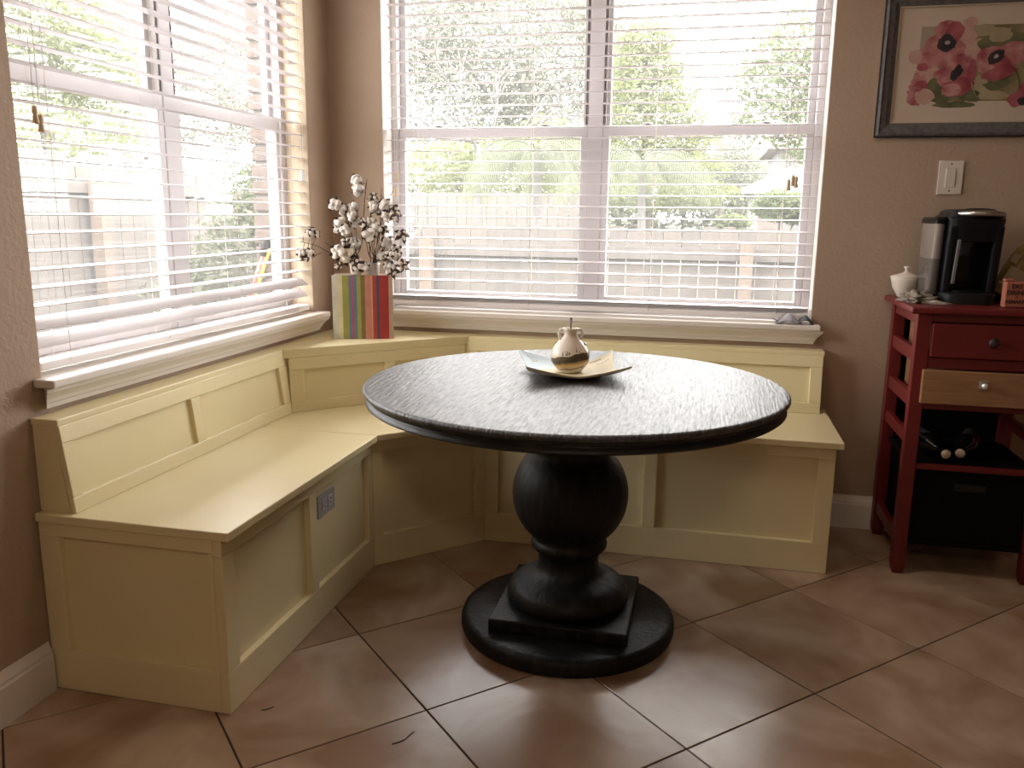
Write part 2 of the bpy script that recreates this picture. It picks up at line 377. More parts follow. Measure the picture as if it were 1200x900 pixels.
# ---------------------------------------------------------------- blinds
def make_blind(label, O, U, N, L, nmid, ztops, zbot, tilts, side_cords):
    """N: direction into the room; nmid: distance of the slat centre line from the wall face (negative = in the recess)."""
    O, U, N, Z = Vector(O), Vector(U), Vector(N), Vector((0, 0, 1))
    root = thing('window_blind', label, 'blind', O + N * nmid + Z * zbot)
    MB().obox(O, U, Z, N, 0, L, WT - .05, WT - .004, nmid - .028, nmid + .028).build('headrail', 'slat', root, .003)
    # one slat mesh: slightly crowned board
    def slat_mesh():
        w, t = .0245, .0028
        ring = [(-w, 0), (-w * .5, .0016), (0, .0022), (w * .5, .0016), (w, 0), (w, -t), (w * .5, .0016 - t), (0, .0022 - t), (-w * .5, .0016 - t), (-w, -t)]
        return MB().loft([[U * u + N * a + Z * b for a, b in ring] for u in (0, L)]).mesh('slat')
    me = slat_mesh(); me.materials.append(MAT['slat'])
    for z in ztops:
        o = link('slat', me, root); t = tilts.get(z, 0.045)
        o.location = world(root).inverted() @ (O + N * nmid + Z * z); o.rotation_mode = 'AXIS_ANGLE'
        o.rotation_axis_angle = (t, U.x, U.y, U.z)
        o.matrix_parent_inverse = Matrix()
    MB().obox(O, U, Z, N, 0, L, zbot, zbot + .022, nmid - .025, nmid + .025).build('bottom_rail', 'bottomrail', root, .004)
    n = 4 if L > 1.6 else 4
    for i in range(n):
        u = L * (.07 + .86 * i / (n - 1))
        for dn in (-.026, .026):
            pts = [O + U * u + N * (nmid + dn) + Z * z for z in (zbot + .01, WT - .05)]
            MB().tube(pts, .0009, 4).build('ladder_cord', 'cord', root)
    def tassel(u, z, dn, m='tassel', k=1.0):
        p0 = O + U * u + N * (nmid + dn)
        MB().lathe([(.0025, .042), (.006, .040), (.0072, .030), (.006, .018), (.0085, .004), (.0085, 0)], 12, p0 + Z * z).build('cord_tassel', m, root)
        MB().tube([p0 + Z * (z + .04), p0 + Z * (WT - .05)], .0009, 4).build('pull_cord', 'cord', root)
    for a in side_cords: tassel(*a)
    return root
zb = [2.2605 - .0452 * k for k in range(31)]            # back blind slats
zb = [z for z in zb if z > .93] + [.880, .873, .866]
make_blind('white slatted window blind on the wide window over the right bench', (BX0 + .012, 0, 0), (1, 0, 0), (0, -1, 0), BX1 - BX0 - .024, -.045, zb, .838, {},
           [(.045, 1.365, .032), (.038, 1.30, .034), (1.645, 1.335, .032), (1.660, 1.350, .034), (1.672, 1.345, .036)])
zl = [2.2605 - .0452 * k for k in range(31)]
zl = [z for z in zl if z > .875]
tl = {zl[-1]: .75, zl[-2]: .62}
make_blind('white slatted window blind on the window over the left bench', (0, LY0 + .014, 0), (0, 1, 0), (1, 0, 0), LY1 - LY0 - .03, -.035, zl, .831, tl,
           [(.052, 1.437, .034), (.066, 1.418, .036), (1.435, 1.355, .034, 'tassel_clear'), (1.445, 1.352, .038, 'tassel_clear')])

# ---------------------------------------------------------------- banquette benches
HS, HB = .4844, .7257
XD, DB, DBK, DBT = .541, .517, .1065, .076
L1, L2, P1, P2 = 1.7817, 2.0768, .854, .836
Q1, Q2 = .636, .640
def face(root, O, U, V, N, W, H, rail_b, rail_t, stiles, panels, th=.024, rec=.018, back=.003, beads=False):
    """frame and recessed panels on one plane: O corner, U across, V up, N outwards; stiles [(u0,u1)], panels [(u0,u1)]."""
    def p(nm, u0, u1, v0, v1, n0, n1, bev=.0022): MB().obox(O, U, V, N, u0, u1, v0, v1, n0, n1).build(nm, 'bench', root, bev)
    p('rail', 0, W, 0, rail_b, -th, 0); p('rail', 0, W, rail_t, H, -th, 0)
    for a, b in stiles: p('stile', a, b, rail_b, rail_t, -th, 0)
    for a, b in panels: p('panel', a - .004, b + .004, rail_b - .004, rail_t + .004, -th - back, -rec, 0)
    lip = .0035
    for a, b in (panels if beads else ()):      # fine bead around each panel
        for (u0, u1, v0, v1) in ((a, b, rail_b, rail_b + .006), (a, b, rail_t - .006, rail_t), (a, a + .006, rail_b + .006, rail_t - .006), (b - .006, b, rail_b + .006, rail_t - .006)):
            p('bead', u0, u1, v0, v1, -rec, -rec + lip, .0015)
def nv(v): return Vector(v).normalized()
ZU = Vector((0, 0, 1))
def slant(bottom, top): return nv(Vector(top) - Vector(bottom))

# left bench
lb = thing('banquette_bench', 'cream panelled bench with a power outlet in its front and an exposed end panel', 'bench', (DB / 2, -1.3, 0))
box(.004, DB - .028, -L1 + .028, -P1 - .002, .002, HS - .024).build('carcass', 'bench', lb)
face(lb, (DB, -L1, .001), (0, 1, 0), ZU, (1, 0, 0), L1 - .850, .460, .111, .416, [(0, .055), (.459, .504), (.896, L1 - .850)], [(.055, .459), (.504, .896)])
face(lb, (.002, -L1, .001), (1, 0, 0), ZU, (0, -1, 0), DB - .0245 - .002, .460, .113, .424, [(0, .057), (.476, DB - .0265)], [(.057, .476)])
box(.001, XD, -1.7885, -P1 - .001, .4615, HS).build('seat', 'bench', lb, .003)
y0, y1 = -1.766, -Q1
mb = MB(); mb.loft([[(.001, y, HS + .0005), (DBK - .017, y, HS + .0005), (DBT - .014, y, HB - .019), (.001, y, HB - .019)] for y in (y0 + .001, y1 + .03)]); mb.build('backrest', 'bench', lb)
Vb = slant((DBK, 0, HS), (DBT, 0, HB)); Nb = nv(Vb.cross(Vector((0, -1, 0)))) ; Nb = Nb if Nb.x > 0 else -Nb
Hb = (HB - .0175 - HS) / Vb.z
face(lb, (DBK, y0, HS + .0005), (0, 1, 0), Vb, Nb, y1 - y0 + .03, Hb, .041, .181, [(0, .036), (.536, .581), (1.086, y1 - y0 + .03)], [(.036, .536), (.581, 1.086)], th=.016, rec=.012)
box(.001, DBT + .003, y0 - .004, -Q1 - .001, HB - .018, HB).build('back_cap', 'bench', lb, .0025)

# corner bench
cb = thing('banquette_bench', 'cream panelled corner bench section set across the room corner under the striped box', 'bench', (.35, -.35, 0))
A, B = Vector((DB, -.850, .001)), Vector((P2 - .004, -DB, .001))
Ud = nv(B - A); Nd = Vector((Ud.y, -Ud.x, 0)); Ld = (B - A).length
ins = -Nd * .028
mb = MB().prism([(.004, -.004), (.004, -P1 + .001), (A.x + ins.x - .01, -P1 + .001), ((A + ins).x, (A + ins).y), ((B + ins).x, (B + ins).y), (P2 - .001, (B + ins).y + .01), (P2 - .001, -.004)], .002, HS - .024); mb.build('carcass', 'bench', cb)
face(cb, A, Ud, ZU, Nd, Ld, .460, .111, .416, [(0, .040), (Ld - .040, Ld)], [(.040, Ld - .040)])
MB().prism([(.001, -.001), (.001, -P1 + .0005), (XD, -P1 + .0005), (P2 - .0005, -XD), (P2 - .0005, -.001)], .4615, HS).build('seat', 'bench', cb, .003)
a2, b2 = Vector((DBK, -Q1, HS + .0005)), Vector((Q2, -DBK, HS + .0005))
t2, u2 = Vector((DBT, -Q1 + .008, HB)), Vector((Q2 + .002, -DBT, HB))
Ub = nv(b2 - a2); Nh = Vector((Ub.y, -Ub.x, 0)); lean = -.016
Vd = nv(Nh * lean + ZU * (HB - HS)); Ndb = nv(Ub.cross(Vd)); Ndb = Ndb if Ndb.dot(Nh) > 0 else -Ndb
Lb = (b2 - a2).length; Hd = (HB - .0355 - HS) / Vd.z
bi = -Nh * .021; ti = -Nh * (.021 - lean)
MB().loft([[(.002, -.002, z), (.002, -Q1 + .002, z), (a2.x + o.x, a2.y + o.y + .012, z), (b2.x + o.x - .012, b2.y + o.y, z), (Q2 - .002, -.002, z)] for z, o in ((HS + .0005, bi), (HB - .036, ti))]).build('backrest', 'bench', cb)
face(cb, a2, Ub, Vd, Ndb, Lb, Hd, .041, .162, [(0, .055), (.385, .432), (Lb - .045, Lb)], [(.055, .385), (.432, Lb - .045)], th=.016, rec=.012)
MB().prism([(.001, -.001), (.001, -Q1 + .0005), (DBT + .0, -Q1 + .0005), (DBT + .004, -Q1 + .0005), (Q2 - .0005, -DBT - .004), (Q2 - .0005, -.001)], HB - .035, HB).build('back_cap', 'bench', cb, .0025)

# right bench
rb = thing('banquette_bench', 'cream panelled bench below the wide window, ending beside the red cart', 'bench', (1.45, -DB / 2, 0))
box(P2 + .002, L2 - .004, -DB + .028, -.004, .002, HS - .024).build('carcass', 'bench', rb)
x0 = P2 - .004
face(rb, (x0, -DB, .001), (1, 0, 0), ZU, (0, -1, 0), L2 - x0, .460, .112, .418, [(0, .052), (1.428 - x0, 1.474 - x0), (2.021 - x0, L2 - x0)], [(.052, 1.428 - x0), (1.474 - x0, 2.021 - x0)])
box(L2 - .004, L2, -DB + .016, -.001, .002, .461).build('end_panel', 'bench', rb)
box(P2 + .0005, L2 + .020, -XD, -.001, .4615, HS).build('seat', 'bench', rb, .003)
mb = MB(); mb.loft([[(x, -.001, HS + .0005), (x, -DBK + .017, HS + .0005), (x, -DBT + .014, HB - .019), (x, -.001, HB - .019)] for x in (Q2 - .02, 2.066)]); mb.build('backrest', 'bench', rb)
Vb = slant((0, -DBK, HS), (0, -DBT, HB)); Nb = nv(Vb.cross(Vector((1, 0, 0)))); Nb = Nb if Nb.y < 0 else -Nb
face(rb, (Q2 - .03, -DBK, HS + .0005), (1, 0, 0), Vb, Nb, 2.097 - Q2, Hb, .041, .181, [(0, .075), (.720, .765), (1.412, 2.097 - Q2)], [(.075, .720), (.765, 1.412)], th=.016, rec=.012)
box(Q2 + .001, 2.070, -DBT - .003, -.001, HB - .018, HB).build('back_cap', 'bench', rb, .0025)

# outlet in the left bench
ot = thing('power_outlet', 'grey duplex power outlet plate set sideways in the bench front panel', 'outlet', (DB - .01, -1.185, .352))
Oo = (DB - .0175, -1.185, .353)
MB().obox(Oo, (0, 1, 0), ZU, (1, 0, 0), -.0585, .0585, -.036, .036, 0, .005).build('plate', 'outlet', ot, .0025)
for s in (-1, 1):
    MB().obox(Oo, (0, 1, 0), ZU, (1, 0, 0), s * .020 - .0145, s * .020 + .0145, -.017, .017, .005, .008).build('socket', 'outlet_face', ot, .004)
    for dz in (-.007, .007): MB().obox(Oo, (0, 1, 0), ZU, (1, 0, 0), s * .020 - .002, s * .020 + .008, dz - .0012, dz + .0012, .008, .0084).build('slot', 'outlet_dark', ot)
    MB().obox(Oo, (0, 1, 0), ZU, (1, 0, 0), s * .020 - .0095, s * .020 - .0055, -.002, .002, .008, .0084).build('slot', 'outlet_dark', ot)
place(MB().lathe([(.0035, 0), (.0035, .001)], 10).build('screw', 'silver', ot), Matrix.Translation((DB - .0123, -1.185, .353)) @ Matrix.Rotation(pi / 2, 4, 'Y'))

# ---------------------------------------------------------------- round pedestal table
TC = Vector((1.2511, -1.1014, 0)); TR = .602
tb = thing('pedestal_table', 'round distressed black wood table on a turned pedestal with a round foot', 'table', TC)
MB().lathe([(0.0, .738), (.590, .738), (.5965, .741), (TR, .7475), (TR, .7525), (.5965, .7575), (.590, .758), (.30, .758), (0.0, .758)][1:-1], 128, TC).build('table_top', 'table', tb, sharp=50)
MB().lathe([(.40, .708), (.578, .708), (.589, .7095), (.5945, .714), (.593, .7205), (.586, .724), (.584, .728), (.588, .733), (.586, .7385), (.40, .7385)], 128, TC).build('table_edge', 'table_edge', tb, sharp=60)
MB().box(TC.x - .30, TC.x + .30, TC.y - .045, TC.y + .045, .672, .708).build('cleat', 'pedestal', tb, .004)
MB().box(TC.x - .045, TC.x + .045, TC.y - .30, TC.y + .30, .672, .708).build('cleat', 'pedestal', tb, .004)
ball = [(.172 * sin(t), .425 - .172 * 1.0 * cos(t)) for t in [radians(a) for a in range(42, 140, 6)]]
prof = [(.165, .088), (.178, .094), (.184, .106), (.182, .122), (.174, .138), (.160, .152), (.140, .163), (.115, .172), (.100, .183), (.092, .196), (.089, .212), (.091, .232), (.097, .246), (.107, .254), (.113, .262), (.114, .272), (.110, .282), (.104, .288)] + ball[1:] + [(.118, .562), (.124, .575), (.120, .59), (.108, .60), (.108, .64), (.135, .66), (.15, .672)]
MB().lathe(prof, 72, TC).build('pedestal', 'pedestal', tb)
MB().box(TC.x - .200, TC.x + .200, TC.y - .200, TC.y + .205, .052, .090).build('plinth', 'pedestal', tb, .006, 3)
MB().lathe([(.312, .0005), (.320, .006), (.323, .015), (.323, .034), (.319, .045), (.308, .0515), (.30, .052), (.10, .0521)], 96, TC).build('foot', 'pedestal', tb)

# plate with upturned corners
def plate():
    c = Vector((1.228, -.985, .758)); root = thing('serving_plate', 'square cream hand-painted dish with upturned corners at the middle of the table', 'plate', c)
    n = 28; h = .131; vs = []
    R = Matrix.Rotation(radians(17), 3, 'Z')
    def zf(u, v): r = (u * u * v * v); return .004 + .034 * r ** .75 + .010 * max(abs(u), abs(v)) ** 4
    def P(u, v, t):
        k = 1 + .16 * (abs(u * v)) ** 1.2
        q = R @ Vector((u * h * k, v * h * k, 0)); return c + Vector((q.x, q.y, zf(u, v) + t))
    G = [[(-1 + 2 * i / n, -1 + 2 * j / n) for i in range(n + 1)] for j in range(n + 1)]
    top = [P(u, v, .0045) for r in G for u, v in r]; bot = [P(u, v, -.0005) for r in G for u, v in r]
    N1 = (n + 1) ** 2; f = []
    for j in range(n):
        for i in range(n):
            a = j * (n + 1) + i; q = (a, a + 1, a + n + 2, a + n + 1); f.append(q); f.append(tuple(N1 + k for k in q[::-1]))
    e = [j for j in range(n + 1)] + [(j + 1) * (n + 1) - 1 for j in range(1, n + 1)] + [n * (n + 1) + j for j in range(n - 1, -1, -1)] + [j * (n + 1) for j in range(n - 1, 0, -1)]
    for i in range(len(e)): a, b = e[i], e[(i + 1) % len(e)]; f.append((a, b, N1 + b, N1 + a))
    M = mat('painted_plate', (.60, .50, .27), .5, (.66, .58, .40), 6, spec=.3); nt = M.node_tree; bs = nt.nodes['Principled BSDF']
    ramp = [x for x in nt.nodes if x.type == 'VALTORGB'][0]
    tc = [x for x in nt.nodes if x.type == 'TEX_COORD'][0]; sx = _n(nt, 'ShaderNodeSeparateXYZ'); nt.links.new(tc.outputs['Object'], sx.inputs[0])
    # pale blue sky painted on the side towards the corner bench: coordinate (-x + y)
    sub = _n(nt, 'ShaderNodeMath', operation='SUBTRACT'); nt.links.new(sx.outputs[1], sub.inputs[0]); nt.links.new(sx.outputs[0], sub.inputs[1])
    ns = _n(nt, 'ShaderNodeTexNoise'); ns.inputs['Scale'].default_value = 22; nt.links.new(tc.outputs['Object'], ns.inputs['Vector'])
    ad = _n(nt, 'ShaderNodeMath', operation='MULTIPLY_ADD'); nt.links.new(ns.outputs[0], ad.inputs[0]); ad.inputs[1].default_value = .05; nt.links.new(sub.outputs[0], ad.inputs[2])
    gt = _n(nt, 'ShaderNodeMapRange'); gt.inputs[1].default_value = -2.11; gt.inputs[2].default_value = -2.09; nt.links.new(ad.outputs[0], gt.inputs[0])
    mx = _n(nt, 'ShaderNodeMix', data_type='RGBA'); nt.links.new(gt.outputs[0], mx.inputs['Factor']); nt.links.new(ramp.outputs[0], mx.inputs['A']); mx.inputs['B'].default_value = (.60, .72, .80, 1)
    nt.links.new(mx.outputs['Result'], bs.inputs['Base Color'])
    MB().add(top + bot, f, True).build('dish', M, root, sharp=60)
    # foot ring and dark painted strokes
    MB().lathe([(.045, 0.0004), (.05, 0.0004), (.05, .004), (.045, .004)], 32, c).build('foot_ring', 'china', root)
    for (u, v, du, dv) in ((.62, .52, .30, .12), (.50, .66, .26, .10), (-.86, .86, .10, -.2), (.45, -.97, .5, .06), (-.8, .62, .12, .08)):
        k = 5; q = []
        for i in range(k + 1): q.append(P(min(.99, max(-.99, u + du * i / k)), min(.99, max(-.99, v + dv * i / k)), .0050))
        w_ = [P(min(.99, max(-.99, u + du * i / k)) , min(.99, max(-.99, v + dv * i / k + .045)), .0050) for i in range(k + 1)]
        MB().add(q + w_, [(i, i + 1, k + 2 + i, k + 1 + i) for i in range(k)]).build('painted_stroke', 'paintstroke', root)
MAT['paintstroke'] = mat('painted_stroke', (.16, .15, .10), .3)
plate()

# pottery cruet
def cruet():
    c = Vector((1.222, -.985, .7675)); K = 1.2; root = thing('pottery_cruet', 'small round painted pottery cruet with a thin stopper standing on the dish', 'jug', c)
    M = mat('painted_pottery', (.72, .62, .52), .22); nt = M.node_tree; bs = nt.nodes['Principled BSDF']
    tc = [x for x in nt.nodes if x.type == 'TEX_COORD'][0]
    mp = _n(nt, 'ShaderNodeMapping'); mp.inputs['Location'].default_value = -c; nt.links.new(tc.outputs['Object'], mp.inputs[0])
    sx = _n(nt, 'ShaderNodeSeparateXYZ'); nt.links.new(mp.outputs[0], sx.inputs[0])
    ns = _n(nt, 'ShaderNodeTexNoise'); ns.inputs['Scale'].default_value = 16; nt.links.new(mp.outputs[0], ns.inputs['Vector'])
    ad = _n(nt, 'ShaderNodeMath', operation='MULTIPLY_ADD'); nt.links.new(ns.outputs[0], ad.inputs[0]); ad.inputs[1].default_value = .026; nt.links.new(sx.outputs[2], ad.inputs[2])
    ad2 = _n(nt, 'ShaderNodeMath', operation='MULTIPLY_ADD'); nt.links.new(sx.outputs[0], ad2.inputs[0]); ad2.inputs[1].default_value = -.22; nt.links.new(ad.outputs[0], ad2.inputs[2])
    r = _n(nt, 'ShaderNodeValToRGB'); mr = _n(nt, 'ShaderNodeMapRange'); mr.inputs[1].default_value = 0; mr.inputs[2].default_value = .16; nt.links.new(ad2.outputs[0], mr.inputs[0]); nt.links.new(mr.outputs[0], r.inputs[0])
    el = r.color_ramp; el.interpolation = 'CONSTANT'
    cols = [(0, (.70, .61, .50)), (.165, (.07, .05, .04)), (.18, (.66, .50, .28)), (.255, (.40, .24, .10)), (.29, (.085, .065, .042)), (.36, (.12, .09, .055)), (.42, (.80, .70, .60)), (.99, (.80, .70, .60))]
    el.elements[0].color = c4(cols[0][1]); el.elements[1].position = cols[1][0]; el.elements[1].color = c4(cols[1][1])
    for p, cc in cols[2:]: x = el.elements.new(p); x.color = c4(cc)
    nt.links.new(r.outputs[0], bs.inputs['Base Color'])
    MB().lathe([(a * K, b * K) for a, b in [(.026, 0), (.031, .002), (.032, .006), (.040, .014), (.0475, .026), (.0495, .038), (.047, .051), (.040, .064), (.030, .076), (.020, .087), (.0155, .096), (.0165, .104), (.021, .110), (.0195, .1105), (.013, .104)]], 40, c).build('body', M, root)
    RTh = Vector((RT.x, RT.y, 0)).normalized(); TW = Vector((-RTh.y, RTh.x, 0)) * -1
    for s in (-1, 1):
        pts = [c + (RTh * s * a + Vector((0, 0, b))) * K for a, b in ((.019, .107), (.027, .107), (.030, .098), (.027, .088), (.024, .080))]
        MB().tube(pts, .0048, 8).build('handle', 'china', root)
    MB().lathe([(.004, 0), (.006, .003), (.005, .008), (.001, .010)], 10, c + (RTh * .036 + Vector((0, 0, .066))) * K).build('knob', 'silver', root)
    MB().tube([c + Vector((0, 0, .120)), c + Vector((0, 0, .158))], .0024, 8).build('stopper', 'iron', root)
    MB().lathe([(.001, 0), (.004, .002), (.004, .006), (.001, .008)], 10, c + Vector((0, 0, .156))).build('stopper_tip', 'iron', root)
    for a, z, hgt in ((-.020, .052, .012), (-.012, .053, .014), (-.008, .055, .015), (-.004, .056, .015), (.012, .061, .013), (.020, .055, .007)):
        rr = .0500 if z < .05 else .0465 - (z - .05) * .55
        p = c + (RTh * a + TW * math.sqrt(max(1e-5, rr * rr - a * a)) + Vector((0, 0, z))) * K; n_ = nv(p - c - Vector((0, 0, z - .02)))
        MB().obox(p, RTh, nv(ZU - n_ * n_.z), n_, -.0016, .0016, -hgt * .55, hgt * .55, -.0015, .0010).build('painted_figure', 'outlet_dark', root)
cruet()

# ---------------------------------------------------------------- striped box, pots and cotton stems
PN = Vector((.39360, -.91928, 0)); PS = Vector((.91928, .39360, 0)); P0 = Vector((.255, -.285, 0))
def onp(px, py, off=0):
    r = ray(px, py); t = ((P0 + PN * off - CAM).dot(PN)) / r.dot(PN); return CAM + r * t
def striped_box():
    root = thing('striped_box', 'box with vertical green blue red and cream stripes on the corner ledge', 'box', (.255 - PN.x * .06, -.285 - PN.y * .06, HB))
    U = nv((.227, .085, 0)); N = Vector((U.y, -U.x, 0)); O = Vector((.142, -.330, HB)); W = .243; H = .258; D = .13
    O = O + Vector((0, 0, .0008))
    MB().obox(O, U, ZU, N, .003, W - .003, 0, H - .002, -D, -.004).build('body', 'boxside', root, .003)
    stripes = [(0, .085, (.52, .50, .40)), (.085, .17, (.58, .50, .30)), (.17, .275, (.30, .28, .06)), (.275, .31, (.10, .19, .24)), (.31, .36, (.33, .09, .165)), (.36, .405, (.10, .19, .24)), (.405, .47, (.33, .31, .08)), (.47, .54, (.20, .14, .03)), (.54, .64, (.55, .22, .16)), (.64, .665, (.62, .33, .19)), (.665, .73, (.42, .05, .035)), (.73, .775, (.08, .075, .12)), (.775, .93, (.38, .035, .03)), (.93, 1.0, (.50, .36, .25))]
    for i, (a, b, c) in enumerate(stripes):
        M = mat('stripe_%d' % i, c, .7, tuple(x * .85 for x in c), 30, bump=.2, bscale=200)
        k = lambda t: .006 * (1 - (2 * t - 1) ** 2)        # slightly bowed front
        q = [O + U * (W * t) + N * (n + k(t)) + ZU * z for n in (-.004, 0) for z in (0, H) for t in (a, b)]
        MB().add(q, [(0, 2, 3, 1), (4, 5, 7, 6), (0, 1, 5, 4), (2, 6, 7, 3), (0, 4, 6, 2), (1, 3, 7, 5)]).build('stripe', M, root)
    return O, U, N, W, H
MAT['boxside'] = mat('box_side_cloth', (.50, .40, .29), .8)
BO, BU, BN, BW, BH = striped_box(); ZT = HB + .0008 + BH
potA, potB = BO + BU * .095 - BN * .055, BO + BU * .165 - BN * .055
potA.z = potB.z = ZT
def pot(p, label, m):
    r = thing('small_pot', label, 'pot', p, )
    MB().lathe([(.020, .0005), (.0225, .002), (.0255, .044), (.0265, .046), (.0255, .0465), (.0235, .044), (.021, .01), (.005, .0095)], 28, p).build('shell', m, r)
    MB().lathe([(.0262, .040), (.0272, .041), (.0272, .045), (.0262, .046)], 28, p).build('rim', m, r)
pot(potA, 'small white pot of cotton stems on the striped box', 'china'); pot(potB, 'small silver metal pot of cotton stems on the striped box', 'pot_silver')
# lobes and bract meshes
def lobe_mesh(seed):
    bm = bmesh.new(); bmesh.ops.create_icosphere(bm, subdivisions=3, radius=1)
    for v in bm.verts:
        n_ = noise.noise(v.co * 1.6 + Vector((seed * 7.1, 0, 0))) * .28 + noise.noise(v.co * 4.5 + Vector((0, seed * 3.3, 0))) * .10
        v.co *= 1 + n_
    me = bpy.data.meshes.new('tuft'); bm.to_mesh(me); bm.free(); me.polygons.foreach_set('use_smooth', [True] * len(me.polygons)); return me
LOB = {}
for mk in ('cotton', 'cotton_cream'):
    LOB[mk] = []
    for s in range(3):
        me = lobe_mesh(s + 1); me.materials.append(MAT[mk]); LOB[mk].append(me)
def bract_mesh():
    mb = MB()
    for k in range(5):
        a = 2 * pi * k / 5
        for (w0, r0, z0, w1, r1, z1) in ((.006, .002, 0, .010, .013, .002), (.010, .013, .002, .007, .024, .009), (.007, .024, .009, .0006, .033, .021)):
            d = Vector((cos(a), sin(a), 0)); s = Vector((-sin(a), cos(a), 0))
            q = []
            for (w_, r_, z_) in ((w0, r0, z0), (w1, r1, z1)):
                for sg in (-1, 1):
                    for t in (0, .0012): q.append(d * r_ + s * w_ * sg + Vector((0, 0, z_ - t)))
            mb.add(q, [(0, 2, 6, 4), (1, 5, 7, 3), (0, 4, 5, 1), (2, 3, 7, 6), (0, 1, 3, 2), (4, 6, 7, 5)])
    mb.lathe([(.002, -.010), (.006, -.004), (.007, .001), (.003, .002)], 8)
    me = mb.mesh('bract'); me.materials.append(MAT['bract']); return me
BR = bract_mesh()
rc = random.Random(3)
def boll(root, p, R, dark, cream=False):
    """one open boll: tufts of cotton in a star-shaped bract; dark bolls show the bract to the camera."""
    toc = nv(CAM - p)
    if dark: ax = nv(-toc + Vector((rc.uniform(-.6, .6), rc.uniform(-.3, .3), rc.uniform(-.7, .2))))
    else: ax = nv(toc * .9 + Vector((rc.uniform(-.7, .7), rc.uniform(-.3, .3), rc.uniform(-.5, .6))))
    q = Vector((0, 0, 1)).rotation_difference(ax)
    o = link('bract', BR, root); place(o, Matrix.Translation(p - ax * R * .55) @ q.to_matrix().to_4x4() @ Matrix.Rotation(rc.uniform(0, 6), 4, 'Z') @ Matrix.Scale(R / .0235, 4))
    n = rc.choice((3, 3, 4)); mk = 'cotton_cream' if cream else 'cotton'; ph = rc.uniform(0, 6)
    for k in range(n):
        a = ph + 2 * pi * k / n; d = q @ Vector((cos(a), sin(a), 0))
        t = link('tuft', LOB[mk][k % 3], root)
        place(t, Matrix.Translation(p + d * R * .48 + ax * R * .12) @ q.to_matrix().to_4x4() @ Matrix.Rotation(a, 4, 'Z') @ Matrix.Diagonal((R * rc.uniform(.5, .75), R * rc.uniform(.45, .68), R * rc.uniform(.65, .9), 1)))
def cotton(label, pot_, path, bolls, twig=()):
    base = pot_ + Vector((rc.uniform(-.012, .012), rc.uniform(-.012, .012), .014))
    root = thing('cotton_stem', label, 'dried stem', base, 'dried cotton stems in the two small pots')
    bpy.context.view_layer.update()
    offs = rc.uniform(-.03, .05)
    pts = [base, base + Vector((rc.uniform(-.003, .003), rc.uniform(-.003, .003), .045))] + [onp(x, y, offs) for x, y in path]
    # smooth path
    sm = []
    for i in range(len(pts) - 1):
        p0, p1, p2, p3 = pts[max(i - 1, 0)], pts[i], pts[i + 1], pts[min(i + 2, len(pts) - 1)]
        for k in range(5):
            t = k / 5; sm.append(.5 * ((2 * p1) + (p2 - p0) * t + (2 * p0 - 5 * p1 + 4 * p2 - p3) * t * t + (3 * p1 - p0 - 3 * p2 + p3) * t ** 3))
    sm.append(pts[-1]); L = len(sm)
    MB().tube(sm, [.0022 - .0012 * i / L for i in range(L)], 6).build('stem', 'stem', root)
    for b in bolls:
        x, y, r = b[:3]; dk = len(b) > 3 and 'd' in b[3]; cr = len(b) > 3 and 'c' in b[3]
        p = onp(x, y, offs + rc.uniform(-.02, .035)); R = r * .0036
        near = min(sm[6:] or sm, key=lambda s: (s - p).length + max(0, s.z - p.z + .01) * .6)
        mid = (near + p) / 2 + Vector((0, 0, -.008))
        MB().tube([near, mid, p], [.0013, .001, .001], 5).build('twig', 'stem', root)
        boll(root, p, R, dk, cr)
    for (xa, ya, xb, yb) in twig:
        MB().tube([onp(xa, ya, offs), onp((xa + xb) / 2, (ya + yb) / 2 - 1, offs), onp(xb, yb, offs)], [.0012, .001, .0006], 5).build('twig', 'stem', root)
cotton('tallest cotton stem, with two white tufts alone at its tip', potA, [(424, 285), (427, 240), (430, 211)], [(418, 211, 6), (420, 222, 7)], [(427, 225, 431, 209)])
cotton('cotton stem with a loose hanging chain of white bolls', potA, [(417, 295), (409, 262), (403, 243)], [(393, 240, 6.5), (401, 246, 6), (399, 261, 6.5), (396, 268, 5), (404, 269, 6)], [(403, 243, 406, 238)])
cotton('cotton stem with two plump bolls, beside the hanging chain of bolls', potA, [(418, 290), (417, 265)], [(414, 244, 6.5), (413, 254, 6), (417, 261, 5.5)], [(415, 246, 421, 254)])
cotton('cotton stem reaching sideways in front of the blind, with two dark bolls', potA, [(404, 303), (391, 299), (371, 288), (350, 283)], [(364, 271, 5, 'd'), (371, 274, 3.5), (358, 300, 5.5, 'd'), (353, 297, 4.5), (363, 296, 4.5)], [(368, 287, 370, 290), (355, 284, 356, 276), (381, 284, 391, 294), (366, 302, 379, 296)])
cotton('cotton stem with the largest cream coloured boll', potA, [(412, 306), (404, 298)], [(395, 295, 7), (404, 298, 9.5, 'c'), (415, 286, 8), (397, 311, 4.5, 'cd'), (405, 284, 5, 'd')])
cotton('short cotton stem with a white boll hanging over the rim of the white pot', potA, [(420, 305)], [(419, 310, 7.5, 'd'), (427, 313, 5)])
cotton('cotton stem with a dark bract standing above two white bolls', potB, [(433, 290), (434, 255), (437, 232)], [(437, 231, 5, 'd'), (438, 242, 6), (446, 245, 6.5)], [(434, 262, 436, 240)])
cotton('cotton stem with dark brown bolls and a bare pointed tip', potB, [(441, 290), (447, 260), (455, 236), (461, 223)], [(451, 240, 6.5), (461, 246, 6, 'd'), (463, 253, 6, 'd'), (452, 254, 5.5)], [(449, 231, 444, 230)])
